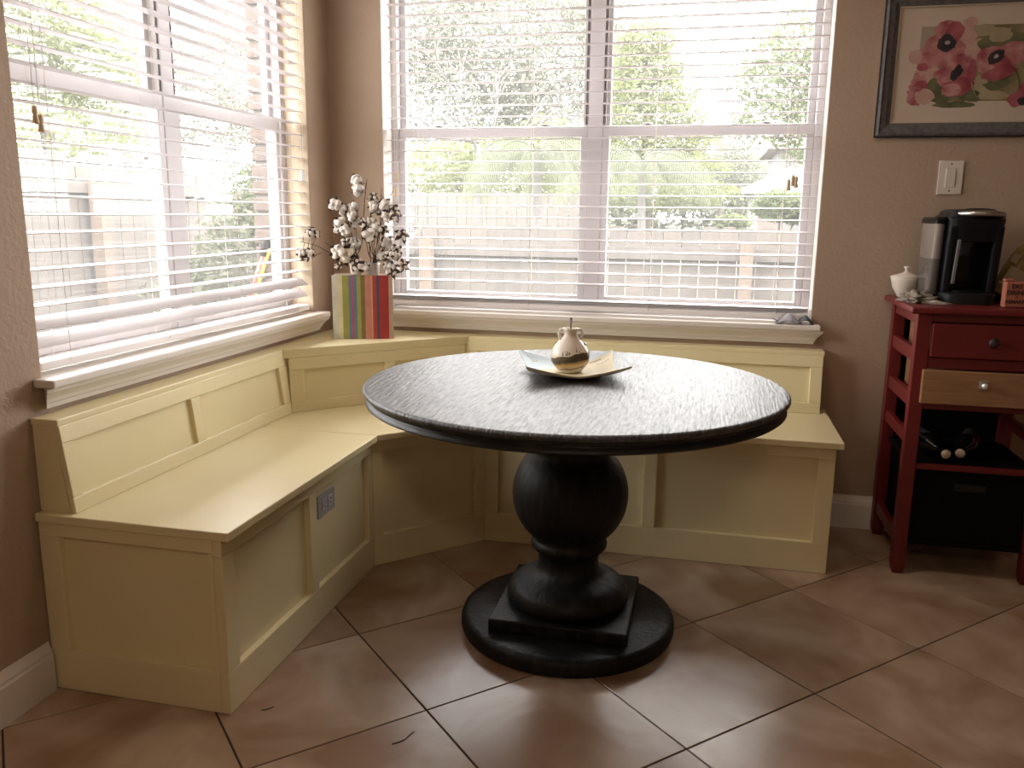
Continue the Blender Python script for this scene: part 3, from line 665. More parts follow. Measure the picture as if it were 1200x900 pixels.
cotton('upright cotton stem with a bare top and white bolls at mid height', potB, [(444, 285), (446, 250), (447, 220)], [(434, 259, 5), (440, 266, 6), (431, 275, 7.5), (427, 262, 5.5, 'd'), (449, 269, 5.5, 'd')], [(447, 235, 450, 231)])
cotton('cotton stem with one star-shaped dark bract facing the room', potB, [(446, 296), (452, 285), (460, 278)], [(471, 276, 7, 'd'), (453, 285, 7), (465, 293, 5.5, 'd'), (464, 300, 5)], [(453, 273, 466, 263), (455, 278, 466, 278)])
cotton('drooping cotton stem with brown tinged bolls low over the silver pot', potB, [(444, 305), (452, 305)], [(448, 300, 6), (456, 310, 6), (461, 318, 6.5, 'd'), (473, 311, 6, 'dc'), (455, 299, 5, 'd')])

for pp in ([(434, 292), (432, 268)], [(438, 288), (440, 262)], [(441, 290), (444, 266)], [(436, 285), (435, 258)], [(443, 296), (450, 276)], [(432, 298), (428, 272)]):
    cotton('thin dark bare stem crowded among the cotton in the silver pot', potB, pp, [], [(pp[0][0], pp[0][1], pp[0][0] + 4, pp[0][1] - 12)])
# crumpled cloth on the sill
def crumpled():
    c = Vector((1.955, -.022, SZ + .0035)); root = thing('crumpled_cloth', 'small crumpled grey and black cloth at the end of the window sill', 'cloth', c)
    def sheet(nm, m, O, w_, d_, f, th=.003, n=14, k=6):
        top = []; bot = []
        for j in range(k + 1):
            for i in range(n + 1):
                u, v = i / n, j / k; z = f(u, v)
                p = c + Vector((O[0] + (u - .5) * w_, O[1] + (v - .5) * d_ + .004 * sin(u * 7), z)); top.append(p + Vector((0, 0, th))); bot.append(p)
        N1 = len(top); fc = []
        for j in range(k):
            for i in range(n):
                a = j * (n + 1) + i; q = (a, a + 1, a + n + 2, a + n + 1); fc += [q, tuple(N1 + t for t in q[::-1])]
        e = list(range(n + 1)) + [(j + 1) * (n + 1) - 1 for j in range(1, k + 1)] + [k * (n + 1) + j for j in range(n - 1, -1, -1)] + [j * (n + 1) for j in range(k - 1, 0, -1)]
        for i in range(len(e)): a, b = e[i], e[(i + 1) % len(e)]; fc.append((a, b, N1 + b, N1 + a))
        MB().add(top + bot, fc, True).build(nm, m, root)
    sheet('grey_fold', 'cloth', (-.022, -.004), .10, .06, lambda u, v: .0005 + .034 * max(0, sin(pi * (u * 1.05 - .02))) ** 1.4 * (.35 + .65 * v) )
    sheet('dark_fold', 'clothdark', (.040, -.006), .06, .05, lambda u, v: .0005 + .030 * max(0, sin(pi * u)) ** 1.2 * (.5 + .5 * v))
    sheet('dark_edge', 'clothdark', (-.062, .0), .04, .014, lambda u, v: .004 + .012 * (1 - u) ** 2)
crumpled()

# ---------------------------------------------------------------- red cart and what stands on it
CX0, CX1, CF, CB_, CT = 2.303, 2.757, -.450, -.030, .947
ct = thing('kitchen_cart', 'red painted wooden kitchen cart with open slatted sides and two drawers', 'cart', (2.53, -.24, 0))
LW = .044
for x in (CX0, CX1 - LW):
    for y in (CF, CB_ - LW):
        xc, yc = x + LW / 2, y + LW / 2
        mb = MB(); mb.box(x, x + LW, y, y + LW, .085, .925); mb.build('leg', 'red', ct, .003)
        h0, h1 = .016, .022
        MB().loft([[(xc - h, yc - h, z), (xc + h, yc - h, z), (xc + h, yc + h, z), (xc - h, yc + h, z)] for h, z in ((h0, .0005), (h1, .03), (h1, .0855))]).build('foot', 'red', ct, .003)
box(2.276, 2.786, -.474, -.012, .925, CT).build('top', 'red', ct, .007, 3)
def rail(x0, x1, y0, y1, z0, z1, nm='rail', m='red'): return box(x0, x1, y0, y1, z0, z1).build(nm, m, ct, .0025)
for x in (CX0 + .006, CX1 - .028):
    for z0, z1 in ((.885, .9245), (.755, .802), (.600, .648), (.470, .512), (.10, .145)): rail(x, x + .022, CF + LW, CB_ - LW, z0, z1)
rail(CX0 + LW, CX1 - LW, CF + .004, CF + .024, .897, .9245); rail(CX0 + LW, CX1 - LW, CF + .004, CF + .024, .742, .778); rail(CX0 + LW, CX1 - LW, CF + .004, CF + .024, .601, .622)
rail(CX0 + LW, CX1 - LW, CF + .004, CF + .020, .388, .408)
box(CX0 + .010, CX1 - .010, CB_ - .010, CB_ - .004, .10, .922).build('back_panel', 'blackmatte', ct)  # black colour stands in for the deep shade inside the cart
rail(CX0 + .028, CX1 - .028, CF + .020, CB_ - .012, .392, .406, 'shelf', 'blackmatte'); rail(CX0 + .028, CX1 - .028, CF + .020, CB_ - .012, .110, .126, 'shelf', 'blackmatte')  # shelves blackened too, with the shade put into their colour
dw = box(CX0 + LW + .003, CX1 - LW - .003, CF - .012, CF + .016, .781, .894).build('drawer', 'red', ct, .004)
box(CX0 + LW + .012, CX1 - LW - .012, CF + .016, CB_ - .07, .784, .878).build('drawer_box', 'oak', dw)
kn = MB().lathe([(.006, 0), (.006, .010), (.015, .014), (.017, .020), (.012, .026), (.003, .028)], 20).build('knob', 'iron', dw); place(kn, Matrix.Translation((2.532, CF - .012, .838)) @ Matrix.Rotation(pi / 2, 4, 'X'))
d2 = box(CX0 + LW - .014, CX1 - LW + .014, CF - .020, CF + .002, .624, .738).build('drawer', 'oak', ct, .003)
box(CX0 + LW + .012, CX1 - LW - .012, CF + .002, CB_ - .07, .628, .722).build('drawer_box', 'oak', d2)
MB().box(2.505, 2.533, CF - .024, CF - .020, .681, .712).build('knob_plate', 'silver', d2, .001)
kn = MB().lathe([(.004, 0), (.004, .006), (.009, .009), (.010, .016), (.006, .020), (.002, .021)], 8, smooth=False).build('knob', 'crystal', d2); place(kn, Matrix.Translation((2.519, CF - .024, .6965)) @ Matrix.Rotation(pi / 2, 4, 'X'))
box(2.318, 2.324, CF + LW + .001, CF + LW + .010, .652, .751).build('drawer_runner', 'label', ct)

# wine bottles lying on the cart shelf
BP = [(.010, 0.0), (.036, .001), (.0375, .008), (.0375, .185), (.034, .205), (.020, .232), (.0145, .248), (.0142, .290), (.0155, .291), (.0155, .298), (.0125, .2985)]
def wine(loc, ang, label, tilt=0):
    root = thing('wine_bottle', label, 'bottle', loc)
    Mx = Matrix.Translation(loc) @ Matrix.Rotation(ang, 4, 'Z') @ Matrix.Rotation(pi / 2 + tilt, 4, 'X')
    bpy.context.view_layer.update()
    def put(mb, nm, m): o = mb.build(nm, m, root); place(o, Mx)
    put(MB().lathe([(r, z - .15) for r, z in BP], 32), 'glass', 'bottle')
    put(MB().lathe([(.0001, .1475), (.0156, .1478), (.0158, .1515), (.0001, .1525)], 20), 'cork', 'cork')
    n = 12; q = []
    for i in range(n + 1):
        a = radians(60 + 60 * i / n) ; q += [(.0379 * cos(a), .0379 * sin(a), -.10), (.0379 * cos(a), .0379 * sin(a), .00)]
    put(MB().add(q, [(2 * i, 2 * i + 1, 2 * i + 3, 2 * i + 2) for i in range(n)]), 'paper_label', 'darklabel')
MAT['darklabel'] = mat('dark_label', (.05, .045, .045), .4)
wine((2.415, -.285, .4445), radians(10), 'dark wine bottle lying on the cart shelf with its cork end showing')
wine((2.548, -.270, .4445), radians(-22), 'dark wine bottle lying at a slant beside the corked bottle on the cart shelf')
# black crate added on the bottom shelf to fill its dark, shaded space
cr = thing('filler_crate', 'black crate added to fill the dark bottom shelf of the red cart', 'crate', (2.53, -.24, .127))
for a in ((2.352, 2.708, -.426, -.418), (2.352, 2.708, -.062, -.054), (2.352, 2.360, -.418, -.062), (2.700, 2.708, -.418, -.062)):
    box(*a, .1275, .375).build('side', 'blackmatte', cr, .003)
box(2.36, 2.70, -.418, -.062, .1275, .135).build('bottom', 'blackmatte', cr)
for a in ((2.346, 2.714, -.432, -.418), (2.346, 2.714, -.062, -.048), (2.346, 2.360, -.418, -.062), (2.700, 2.714, -.418, -.062)):
    box(*a, .375, .386).build('rim', 'blackmatte', cr, .003)
box(2.48, 2.58, -.430, -.4255, .315, .34).build('handle', 'charcoal', cr, .004)

# pod coffee maker
def coffee():
    x0, x1, yf, yb = 2.399, 2.572, -.335, -.075; xc = (x0 + x1) / 2; zt = CT
    root = thing('coffee_maker', 'black pod coffee maker with a clear side water tank on the red cart', 'coffee maker', (xc, (yf + yb) / 2, zt))
    def rr(x0, x1, y0, y1, r, n=6):
        out = []
        for cx, cy, a0 in ((x1 - r, y1 - r, 0), (x0 + r, y1 - r, 90), (x0 + r, y0 + r, 180), (x1 - r, y0 + r, 270)):
            for i in range(n + 1): a = radians(a0 + 90 * i / n); out.append((cx + r * cos(a), cy + r * sin(a)))
        return out
    def lo(nm, m, secs, bev=0):
        MB().loft([[(p[0], p[1], z) for p in rr(*a, r)] for z, a, r in secs], True, True).build(nm, m, root, sharp=35)
    lo('base', 'charcoal', [(zt + .0005, (x0, x1, yf, yb), .05), (zt + .035, (x0, x1, yf, yb), .05), (zt + .040, (x0 + .006, x1 - .006, yf + .006, yb), .048)])
    lo('drip_tray', 'blackmatte', [(zt + .0402, (x0 + .035, x1 - .035, yf + .012, yf + .12), .03), (zt + .046, (x0 + .035, x1 - .035, yf + .012, yf + .12), .03)])
    lo('body', 'blackplastic', [(zt + .0395, (x0, x1, yf + .125, yb), .03), (zt + .20, (x0, x1, yf + .125, yb), .03), (zt + .262, (x0, x1 + .004, yf + .10, yb), .03)])
    for sx_ in (x0 + .001, x1 - .033): lo('side_column', 'blackplastic', [(zt + .0395, (sx_, sx_ + .032, yf + .03, yf + .15), .012), (zt + .262, (sx_, sx_ + .032, yf + .004, yf + .15), .012)])
    lo('brew_head', 'blackplastic', [(zt + .205, (x0 + .03, x1 - .03, yf + .02, yf + .15), .03), (zt + .212, (x0 + .008, x1 - .004, yf + .006, yb), .045), (zt + .285, (x0 - .002, x1 + .008, yf - .004, yb), .05), (zt + .298, (x0 + .002, x1 + .002, yf + .006, yb), .05)])
    lo('lid', 'charcoal', [(zt + .298, (x0 + .006, x1 - .004, yf + .012, yb - .01), .05), (zt + .313, (x0 + .012, x1 - .010, yf + .022, yb - .02), .05), (zt + .320, (x0 + .03, x1 - .03, yf + .05, yb - .04), .04)])
    # silver handle band arching over the lid front
    pts = []
    for i in range(17):
        a = radians(185 + 150 * i / 16); pts.append(Vector((xc + .014 + .078 * cos(a), yf + .085 + .096 * sin(a), zt + .301 + .004 * sin(pi * i / 16))))
    MB().tube(pts, .010, 8).build('handle', 'silver', root)
    MB().lathe([(.03, 0), (.055, .002), (.055, .006), (.03, .010)], 28, (xc + .02, yf + .10, zt + .3135), sy=.8).build('control_ring', 'blackplastic', root)
    lo('spout', 'charcoal', [(zt + .165, (xc - .045, xc - .010, yf + .018, yf + .06), .012), (zt + .215, (xc - .05, xc + .0, yf + .010, yf + .07), .012)])
    MB().obox((x0 + .022, yf + .0035, zt + .07), (1, 0, 0), nv((.012, -.13, 1)), nv((0, -1, -.13)), 0, .011, 0, .15, -.004, .002).build('trim_strip', 'silver_dull', root, .002)
    lo('water_tank', 'tank', [(zt + .028, (x0 - .035, x0 - .001, yf + .065, yb - .005), .014), (zt + .27, (x0 - .033, x0 - .002, yf + .045, yb - .005), .014)])
    lo('tank_water', 'tankwater', [(zt + .030, (x0 - .0358, x0 - .001, yf + .064, yb - .004), .014), (zt + .150, (x0 - .0345, x0 - .0015, yf + .054, yb - .004), .014)])
    lo('tank_lid', 'blackplastic', [(zt + .2702, (x0 - .036, x0 - .001, yf + .04, yb - .004), .014), (zt + .284, (x0 - .036, x0 - .001, yf + .035, yb - .004), .014), (zt + .292, (x0 - .03, x0 - .001, yf + .045, yb - .01), .012)])
    lo('tank_foot', 'charcoal', [(zt + .0005, (x0 - .036, x0 - .002, yf + .075, yb - .01), .012), (zt + .0278, (x0 - .036, x0 - .002, yf + .075, yb - .01), .012)])
MAT['silver_dull'] = mat('grey_trim', (.20, .20, .20), .35)
MAT['tankwater'] = mat('tank_water', (.12, .105, .095), .1)
coffee()

# lidded sugar bowl
sb = Vector((2.330, -.085, CT + .0005)); sg = thing('sugar_bowl', 'small white china bowl with a knobbed lid beside the coffee maker', 'bowl', sb)
MB().lathe([(.018, 0), (.026, .001), (.027, .006), (.032, .014), (.044, .034), (.051, .062), (.053, .072), (.051, .072), (.045, .056)], 36, sb).build('bowl', 'china', sg)
MB().lathe([(.054, .072), (.055, .074), (.044, .079), (.022, .086), (.009, .091), (.005, .097), (.006, .104), (.011, .108), (.010, .112), (.003, .113)], 36, sb).build('lid', 'china', sg)

# crumpled clear bag
def bag():
    c = Vector((2.328, -.275, CT + .0005)); root = thing('plastic_bag', 'crumpled clear plastic bag lying before the sugar bowl', 'bag', c)
    bm = bmesh.new(); bmesh.ops.create_icosphere(bm, subdivisions=4, radius=1)
    for v in bm.verts:
        p = v.co.copy(); k = 1 + .45 * noise.noise(p * 2.2) + .2 * noise.noise(p * 6)
        z = max(0, (p.z + .3)) * .026 * k
        v.co = Vector((p.x * .058 * k + .012 * p.x * p.x, p.y * .068 * k, z)) 
    me = bpy.data.meshes.new('film'); bm.to_mesh(me); bm.free(); me.materials.append(MAT['plasticbag']); me.transform(Matrix.Translation(c))
    link('film', me, root)
    MB().tube([c + Vector((.03, -.05, .006)), c + Vector((.05, -.07, .004)), c + Vector((.075, -.078, .003)), c + Vector((.10, -.085, .002))], [.014, .010, .006, .003], 7).build('twisted_end', 'plasticbag', root)
bag()

# printed card box
nb = thing('napkin_pack', 'salmon pack printed with dark letters standing right of the coffee maker', 'pack', (2.655, -.32, CT))
NU = nv((1, .05, 0)); NN = nv((.05, -1, 0)); NO = Vector((2.574, -.392, CT + .0008))
MB().obox(NO, NU, ZU, NN, 0, .108, 0, .084, -.035, 0).build('pack', 'pink', nb, .004)
MB().obox(NO, NU, ZU, NN, -.004, .028, .084, .094, -.030, -.004).build('folded_corner', 'pink', nb, .004)
for i, (t, s, z) in enumerate((('EAT', .0195, .069), ('DRINK', .021, .0485), ('&', .010, .0335), ('REMARRY', .0158, .0185))):
    M4 = Matrix.Translation(NO + NU * (.036 + (i - 1.5) * .001) + ZU * z + NN * .0006) @ Matrix((NU, ZU, NN)).transposed().to_4x4()
    text_mesh(t, s, 'lettering', 'ink', nb, M4)

# leaning gold bottle behind the pack
gb = Vector((2.632, -.135, CT + .0185)); gl = thing('gold_bottle', 'tilted gold glass bottle with pale labels behind the salmon pack', 'bottle', gb)
bpy.context.view_layer.update()
GM = Matrix.Translation(gb) @ Matrix.Rotation(radians(28), 4, 'Y') @ Matrix.Rotation(radians(-4), 4, 'X')
def gput(mb, nm, m): o = mb.build(nm, m, gl); place(o, GM)
gput(MB().lathe([(.012, .001), (.038, .002), (.041, .010), (.0415, .150), (.037, .178), (.024, .205), (.016, .225), (.0155, .275), (.017, .277), (.017, .285), (.012, .286)], 32), 'glass', 'gold')
gput(MB().lathe([(.0168, .215), (.0170, .287), (.01, .289)], 24), 'foil', 'gold')
def wrap(z0, z1, a0, a1, r, nm, m):
    q = []; n = 12
    for i in range(n + 1):
        a = radians(a0 + (a1 - a0) * i / n); q += [(r * cos(a), r * sin(a), z0), (r * cos(a), r * sin(a), z1)]
    gput(MB().add(q, [(2 * i, 2 * i + 1, 2 * i + 3, 2 * i + 2) for i in range(n)]), nm, m)
wrap(.055, .105, 225, 330, .0420, 'paper_label', 'label'); wrap(.035, .045, 215, 340, .0420, 'label_band', 'label')
wrap(.118, .150, 200, 238, .0418, 'neck_label', 'label')
MB().lathe([(.03, 0), (.032, .001), (.032, .014), (.03, .016)], 24, Vector((2.640, -.135, CT + .0005))).build('stand_ring', 'iron', gl)
# keys
ky = thing('key_bunch', 'silver keys on a ring on the front edge of the red cart top', 'keys', (2.705, -.415, CT))
n = 20; MB().tube([Vector((2.725 + .014 * cos(2 * pi * i / n), -.418 + .014 * sin(2 * pi * i / n), CT + .002)) for i in range(n + 1)], .0011, 6).build('ring', 'silver', ky)
for a, z in ((190, .0008), (215, .0032), (160, .0055)):
    d = Vector((cos(radians(a)), sin(radians(a)), 0)); s = Vector((-d.y, d.x, 0)); o = Vector((2.722, -.418, CT + z))
    MB().obox(o, d, s, ZU, .006, .024, -.010, .010, 0, .002).build('key', 'silver', ky, .003); MB().obox(o, d, s, ZU, .022, .052, -.0035, .0035, 0, .0018).build('key_blade', 'silver', ky)

# ---------------------------------------------------------------- picture and switch on the back wall
pf = thing('framed_picture', 'framed watercolour of pink poppies in a dark grey frame', 'picture', (2.62, -.005, 1.53))
FX0, FX1, FZ0, FZ1 = 2.189, 3.05, 1.530, 2.024; FWd = .046
def fr(u0, u1, z0, z1, y0, y1, nm, m, bev=.002): return box(u0, u1, -y1, -y0, z0, z1).build(nm, m, pf, bev)
def moulding(a, b, out, nm):      # profiled frame side with mitred ends; a,b outer corners, out = inward direction
    a, b, inn = Vector(a), Vector(b), Vector(out); U = nv(b - a)
    prof = [(0, .001), (0, .022), (.008, .026), (.014, .022), (.030, .019), (.036, .016), (FWd, .012), (FWd, .001)]
    MB().loft([[a + U * p + inn * p + Vector((0, -h, 0)) for p, h in prof], [b - U * p + inn * p + Vector((0, -h, 0)) for p, h in prof]]).build(nm, 'frame', pf)
moulding((FX0, 0, FZ0), (FX1, 0, FZ0), (0, 0, 1), 'frame_side'); moulding((FX0, 0, FZ1), (FX1, 0, FZ1), (0, 0, -1), 'frame_side')
moulding((FX0, 0, FZ0), (FX0, 0, FZ1), (1, 0, 0), 'frame_side'); moulding((FX1, 0, FZ0), (FX1, 0, FZ1), (-1, 0, 0), 'frame_side')
for a in ((FX0 - .004, FX1 + .004, FZ0 - .004, FZ0), (FX0 - .004, FX1 + .004, FZ1, FZ1 + .004), (FX0 - .004, FX0, FZ0, FZ1), (FX1, FX1 + .004, FZ0, FZ1)): fr(*a, .001, .016, 'frame_edge', 'framedark', 0)
k = FWd
for a in ((FX0 + k, FX1 - k, FZ0 + k, FZ0 + k + .004), (FX0 + k, FX1 - k, FZ1 - k - .004, FZ1 - k), (FX0 + k, FX0 + k + .004, FZ0 + k + .004, FZ1 - k - .004), (FX1 - k - .004, FX1 - k, FZ0 + k + .004, FZ1 - k - .004)): fr(*a, .002, .011, 'fillet', 'fillet', 0)
fr(FX0 + k, FX1 - k, FZ0 + k, FZ1 - k, .001, .005, 'mat_board', 'mat', 0)
MAT['paper'] = mat('painted_ground', (.20, .15, .065), .85, (.37, .285, .15), 8, detail=5, lo=.4, hi=.62)
MAT['papergrey'] = mat('painted_ground_grey', (.36, .30, .25), .85, (.46, .35, .24), 5)
PX0, PX1, PZ0, PZ1 = 2.314, 2.925, 1.650, 1.908
fr(PX0, PX1, PZ0, PZ1, .005, .0054, 'print', 'paper', 0); fr(PX0, PX0 + .075, PZ0 + .13, PZ1, .0054, .0055, 'painted_corner', 'papergrey', 0)
PET = {}
for nm, a, b in (('petal', (.36, .075, .09), (.62, .30, .275)), ('petal_pale', (.56, .31, .25), (.62, .40, .32)), ('petal_deep', (.28, .04, .06), (.46, .12, .135)), ('leaf_paint', (.085, .085, .045), (.20, .18, .085)), ('wash', (.40, .31, .18), (.48, .37, .23)), ('heart', (.020, .016, .022), (.05, .035, .04)), ('dot', (.45, .36, .34), (.5, .4, .38)), ('stalk', (.40, .30, .16), (.45, .36, .2)), ('stalk_dark', (.07, .055, .03), (.09, .07, .04))):
    PET[nm] = mat('paint_' + nm, a, .85, b, 22, detail=4)
lay = [0]
def blob(px, py, rx, ry, m, rot=0, wob=.16, seed=0, nm='brush_mark'):
    """a flat brush mark on the print; px,py photo pixel, rx,ry in pixels."""
    lay[0] += 1; y = -.0056 - .00004 * lay[0]; c = ony(px, py, -.006); s = 3.62 / FPX; n = 44; q = []
    for i in range(n):
        a = 2 * pi * i / n; w_ = 1 + wob * (noise.noise(Vector((cos(a) * 1.5 + seed * 3.1, sin(a) * 1.5, seed))) * 1.6 + noise.noise(Vector((cos(a) * 4 + seed, sin(a) * 4, seed))) * 1.1)
        u, v = rx * cos(a) * w_, ry * sin(a) * w_; r = radians(rot)
        q.append((c.x + (u * cos(r) - v * sin(r)) * s, y, c.z + (u * sin(r) + v * cos(r)) * s))
    MB().add(q, [tuple(range(n))[::-1]]).build(nm, PET[m], pf)
# positions read from the print: zoom (x/7.5+1040, y/7.5+20)
def Z(x, y): return (x / 7.5 + 1040, y / 7.5 + 20)
B_ = [(740, 40, 7, 4, 'petal_pale', 0), (700, 150, 9, 10, 'petal_pale', 20), (780, 290, 13, 9, 'petal_pale', 10), (350, 510, 12, 9, 'petal_pale', 0), (870, 240, 8, 7, 'leaf_paint', 0), (1120, 190, 12, 8, 'leaf_paint', -20), (1000, 150, 10, 7, 'wash', 0), (820, 620, 8, 10, 'wash', 10), (860, 110, 10, 5, 'wash', 0),
      (430, 610, 11, 9, 'leaf_paint', 30), (470, 700, 10, 6, 'leaf_paint', 0), (700, 680, 13, 6, 'leaf_paint', -15), (970, 590, 12, 5, 'leaf_paint', 12), (580, 770, 20, 3, 'leaf_paint', 0), (930, 690, 14, 4, 'wash', 0),
      (540, 110, 13, 8, 'petal', 0), (430, 260, 11, 14, 'petal', -25), (590, 290, 10, 11, 'petal', 20), (510, 360, 13, 7, 'petal', 15), (590, 130, 8, 9, 'petal_deep', 0), (640, 370, 6, 4, 'petal_deep', 30),
      (340, 380, 9, 9, 'petal', 0), (245, 350, 6, 7, 'petal_pale', 0), (310, 440, 5, 4, 'petal_deep', 0),
      (540, 510, 13, 11, 'petal', 10), (650, 470, 11, 14, 'petal', -10), (620, 610, 15, 8, 'petal_deep', 12), (560, 640, 9, 6, 'petal', 0), (740, 480, 4, 11, 'petal_deep', 0),
      (270, 600, 8, 12, 'petal', 0), (290, 620, 7, 6, 'petal_deep', 0), (240, 700, 8, 9, 'petal', 0), (320, 700, 9, 7, 'petal_pale', 0),
      (880, 330, 10, 7, 'petal', 20), (1080, 280, 14, 6, 'petal', 15), (1070, 370, 13, 8, 'petal', 10), (890, 440, 11, 8, 'petal', -20), (980, 490, 15, 6, 'petal_deep', 15), (1000, 400, 8, 6, 'petal_deep', 0),
      (520, 230, 8.5, 8, 'heart', 30), (525, 225, 2.5, 2, 'dot', 0), (605, 490, 4.5, 7.5, 'heart', -25), (955, 350, 8, 5.5, 'heart', 40), (955, 345, 2.3, 1.8, 'dot', 40),
      (1130, 730, 8, 6, 'petal_deep', 0), (1190, 680, 7, 9, 'petal_deep', 0), (1190, 740, 5, 4, 'heart', 0)]
for i, (x, y, rx, ry, m_, rot) in enumerate(B_): blob(*Z(x, y), rx, ry, m_, rot, seed=i)
def stalk(pts, m, wd):
    lay[0] += 1
    q = [ony(*Z(*p), -.0056 - .00004 * lay[0]) for p in pts]; MB().tube(q, wd, 4).build('brush_line', PET[m], pf)
stalk([(735, 570), (760, 650), (800, 730)], 'stalk', .0012); stalk([(1080, 425), (1130, 480), (1155, 560), (1165, 640)], 'stalk_dark', .0012)
fr(FX0 + k + .001, FX1 - k - .001, FZ0 + k + .001, FZ1 - k - .001, .0098, .0104, 'glazing', 'glazing', 0)

sw = thing('light_switch', 'white rocker light switch plate below the framed picture', 'switch', (2.463, -.003, 1.382))
box(2.4205, 2.5055, -.0055, -.0005, 1.3215, 1.4425).build('plate', 'switch', sw, .002)
box(2.4465, 2.4795, -.0085, -.0055, 1.348, 1.416).build('rocker', 'switch', sw, .0015)
box(2.4435, 2.4825, -.0062, -.0055, 1.345, 1.419).build('rocker_frame', 'switch', sw)
for z in (1.334, 1.431): place(MB().lathe([(.0028, 0), (.0028, .0008)], 10).build('screw', 'outlet_dark', sw), Matrix.Translation((2.463, -.0055, z)) @ Matrix.Rotation(pi / 2, 4, 'X'))

# ---------------------------------------------------------------- added ceiling lamps, out of view, to fill the room with light
def fill_lamp(x, y, r, label, m='fill_glow'):
    lp = thing('fill_lamp', label, 'lamp', (x, y, RH))
    MB().lathe([(r + .03, RH - .0005), (r + .03, RH - .025), (r, RH - .028), (.05, RH - .028)], 40, (x, y, 0)).build('base', 'silver', lp)
    MB().lathe([(r, RH - .028), (r * .95, RH - .06), (r * .75, RH - .085), (r * .4, RH - .10), (.01, RH - .105)], 40, (x, y, 0)).build('shade', m, lp)
fill_lamp(1.25, -1.25, .24, 'round frosted fill lamp added out of view over the pedestal table', 'fill_glow_dim')
fill_lamp(1.9, -4.9, .20, 'round frosted fill lamp added out of view in the kitchen part of the room')

for a, b, lab in (((459, 872), (485, 857), 'longer dark thread lying curved on a floor tile'), ((306, 832), (321, 828), 'short dark thread lying on the floor tile nearest the bench end')):
    p, q = onz(*a, .0012), onz(*b, .0012); mid = (p + q) / 2 + (q - p).cross(ZU) * .12
    tag(MB().tube([p, (p + mid) / 2 + (mid - p).cross(ZU) * .05, mid, (mid + q) / 2, q], .0011, 5).build('loose_thread', 'outlet_dark'), lab, 'thread')

# ---------------------------------------------------------------- outside
GZ = -.30
gr = box(-300, 300, -40, 400, GZ - .2, GZ).build('ground', 'grass'); struct(gr)
def board_mesh(nm, w_, h, th, dog=True, m='fence'):
    k = .03 if dog else 0
    poly = [(-w_ / 2, 0), (w_ / 2, 0), (w_ / 2, h - k), (w_ / 2 - k, h), (-w_ / 2 + k, h), (-w_ / 2, h - k)] if dog else [(-w_ / 2, 0), (w_ / 2, 0), (w_ / 2, h), (-w_ / 2, h)]
    n = len(poly); v = [(x, y, z) for y in (-th / 2, th / 2) for x, z in poly]
    me = MB().add(v, [tuple(range(n)), tuple(range(n, 2 * n))[::-1]] + [(i, n + i, n + (i + 1) % n, (i + 1) % n) for i in range(n)]).mesh(nm); me.materials.append(MAT[m]); return me
def fence(label, O, U, L, h, dog, rails, post_at, side, w_=.140, mats=('fence', 'fence2')):
    O, U = Vector(O), Vector(U); N = Vector((-U.y, U.x, 0)) * side      # rails and posts stand on side N
    root = thing('wooden_fence', label, 'fence', O + U * L / 2)
    bpy.context.view_layer.update(); rn = random.Random(int(L * 100))
    ms = [board_mesh('board', w_, h, .016, dog, m) for m in mats]
    a = math.atan2(U.y, U.x); n = int(L / (w_ + .006))
    for i in range(n):
        o = link('board', ms[rn.choice((0, 0, 1))], root); place(o, Matrix.Translation(O + U * ((i + .5) * (w_ + .006)) + N * rn.uniform(-.002, .002) + Vector((0, 0, rn.uniform(-.012, .012)))) @ Matrix.Rotation(a + rn.uniform(-.01, .01), 4, 'Z'))
    for z in rails: MB().obox(O, U, ZU, N, 0, L, z - .045 - O.z, z + .045 - O.z, .012, .05).build('rail', 'fence', root)
    for u in post_at: MB().obox(O, U, ZU, N, u - .045, u + .045, 0, h - .10, .05, .14).build('post', 'post', root)
    return root
fence('weathered low board fence facing the wide window, with dog-eared tops', (-2.40, 3.0, GZ), (1, 0, 0), 8.6, 1.145 - GZ, True, (.955, .15), (1.84, 4.28, 6.72), -1, .13)
fence('tall board fence at the side of the yard, with a flat board on top', (-2.5, -3.6, GZ), (0, 1, 0), 6.6, 1.52 - GZ, False, (1.385, .62, -.05), (.45, 2.80, 5.13), -1, .13)
fence('far grey board fence of the neighbouring yard', (-6.0, 8.2, GZ), (1, 0, 0), 6.05, 1.52 - GZ, True, (1.2, .3), (1.2, 3.6, 5.9), 1, .14, ('fence', 'fence'))

# garden loppers left on the outer brick sill
gd = thing('garden_loppers', 'garden loppers with a red and a yellow handle leaning outside on the brick window jamb', 'garden tool', (-.26, -.26, .80))
h0 = ony(313, 279, -.222); h1 = ony(309, 300, -.228)
MB().tube([h0, (h0 + h1) / 2 + Vector((0, 0, 0)), h1], [.010, .020, .016], 8).build('blade_head', 'blackmatte', gd)
MB().tube([h1, ony(303, 318, -.232), ony(293, 348, -.24)], [.010, .011, .011], 8).build('handle', 'redhandle', gd)
MB().tube([ony(316, 291, -.222), ony(309, 312, -.226), ony(299, 345, -.23)], [.009, .010, .010], 8).build('handle', 'yellow', gd)

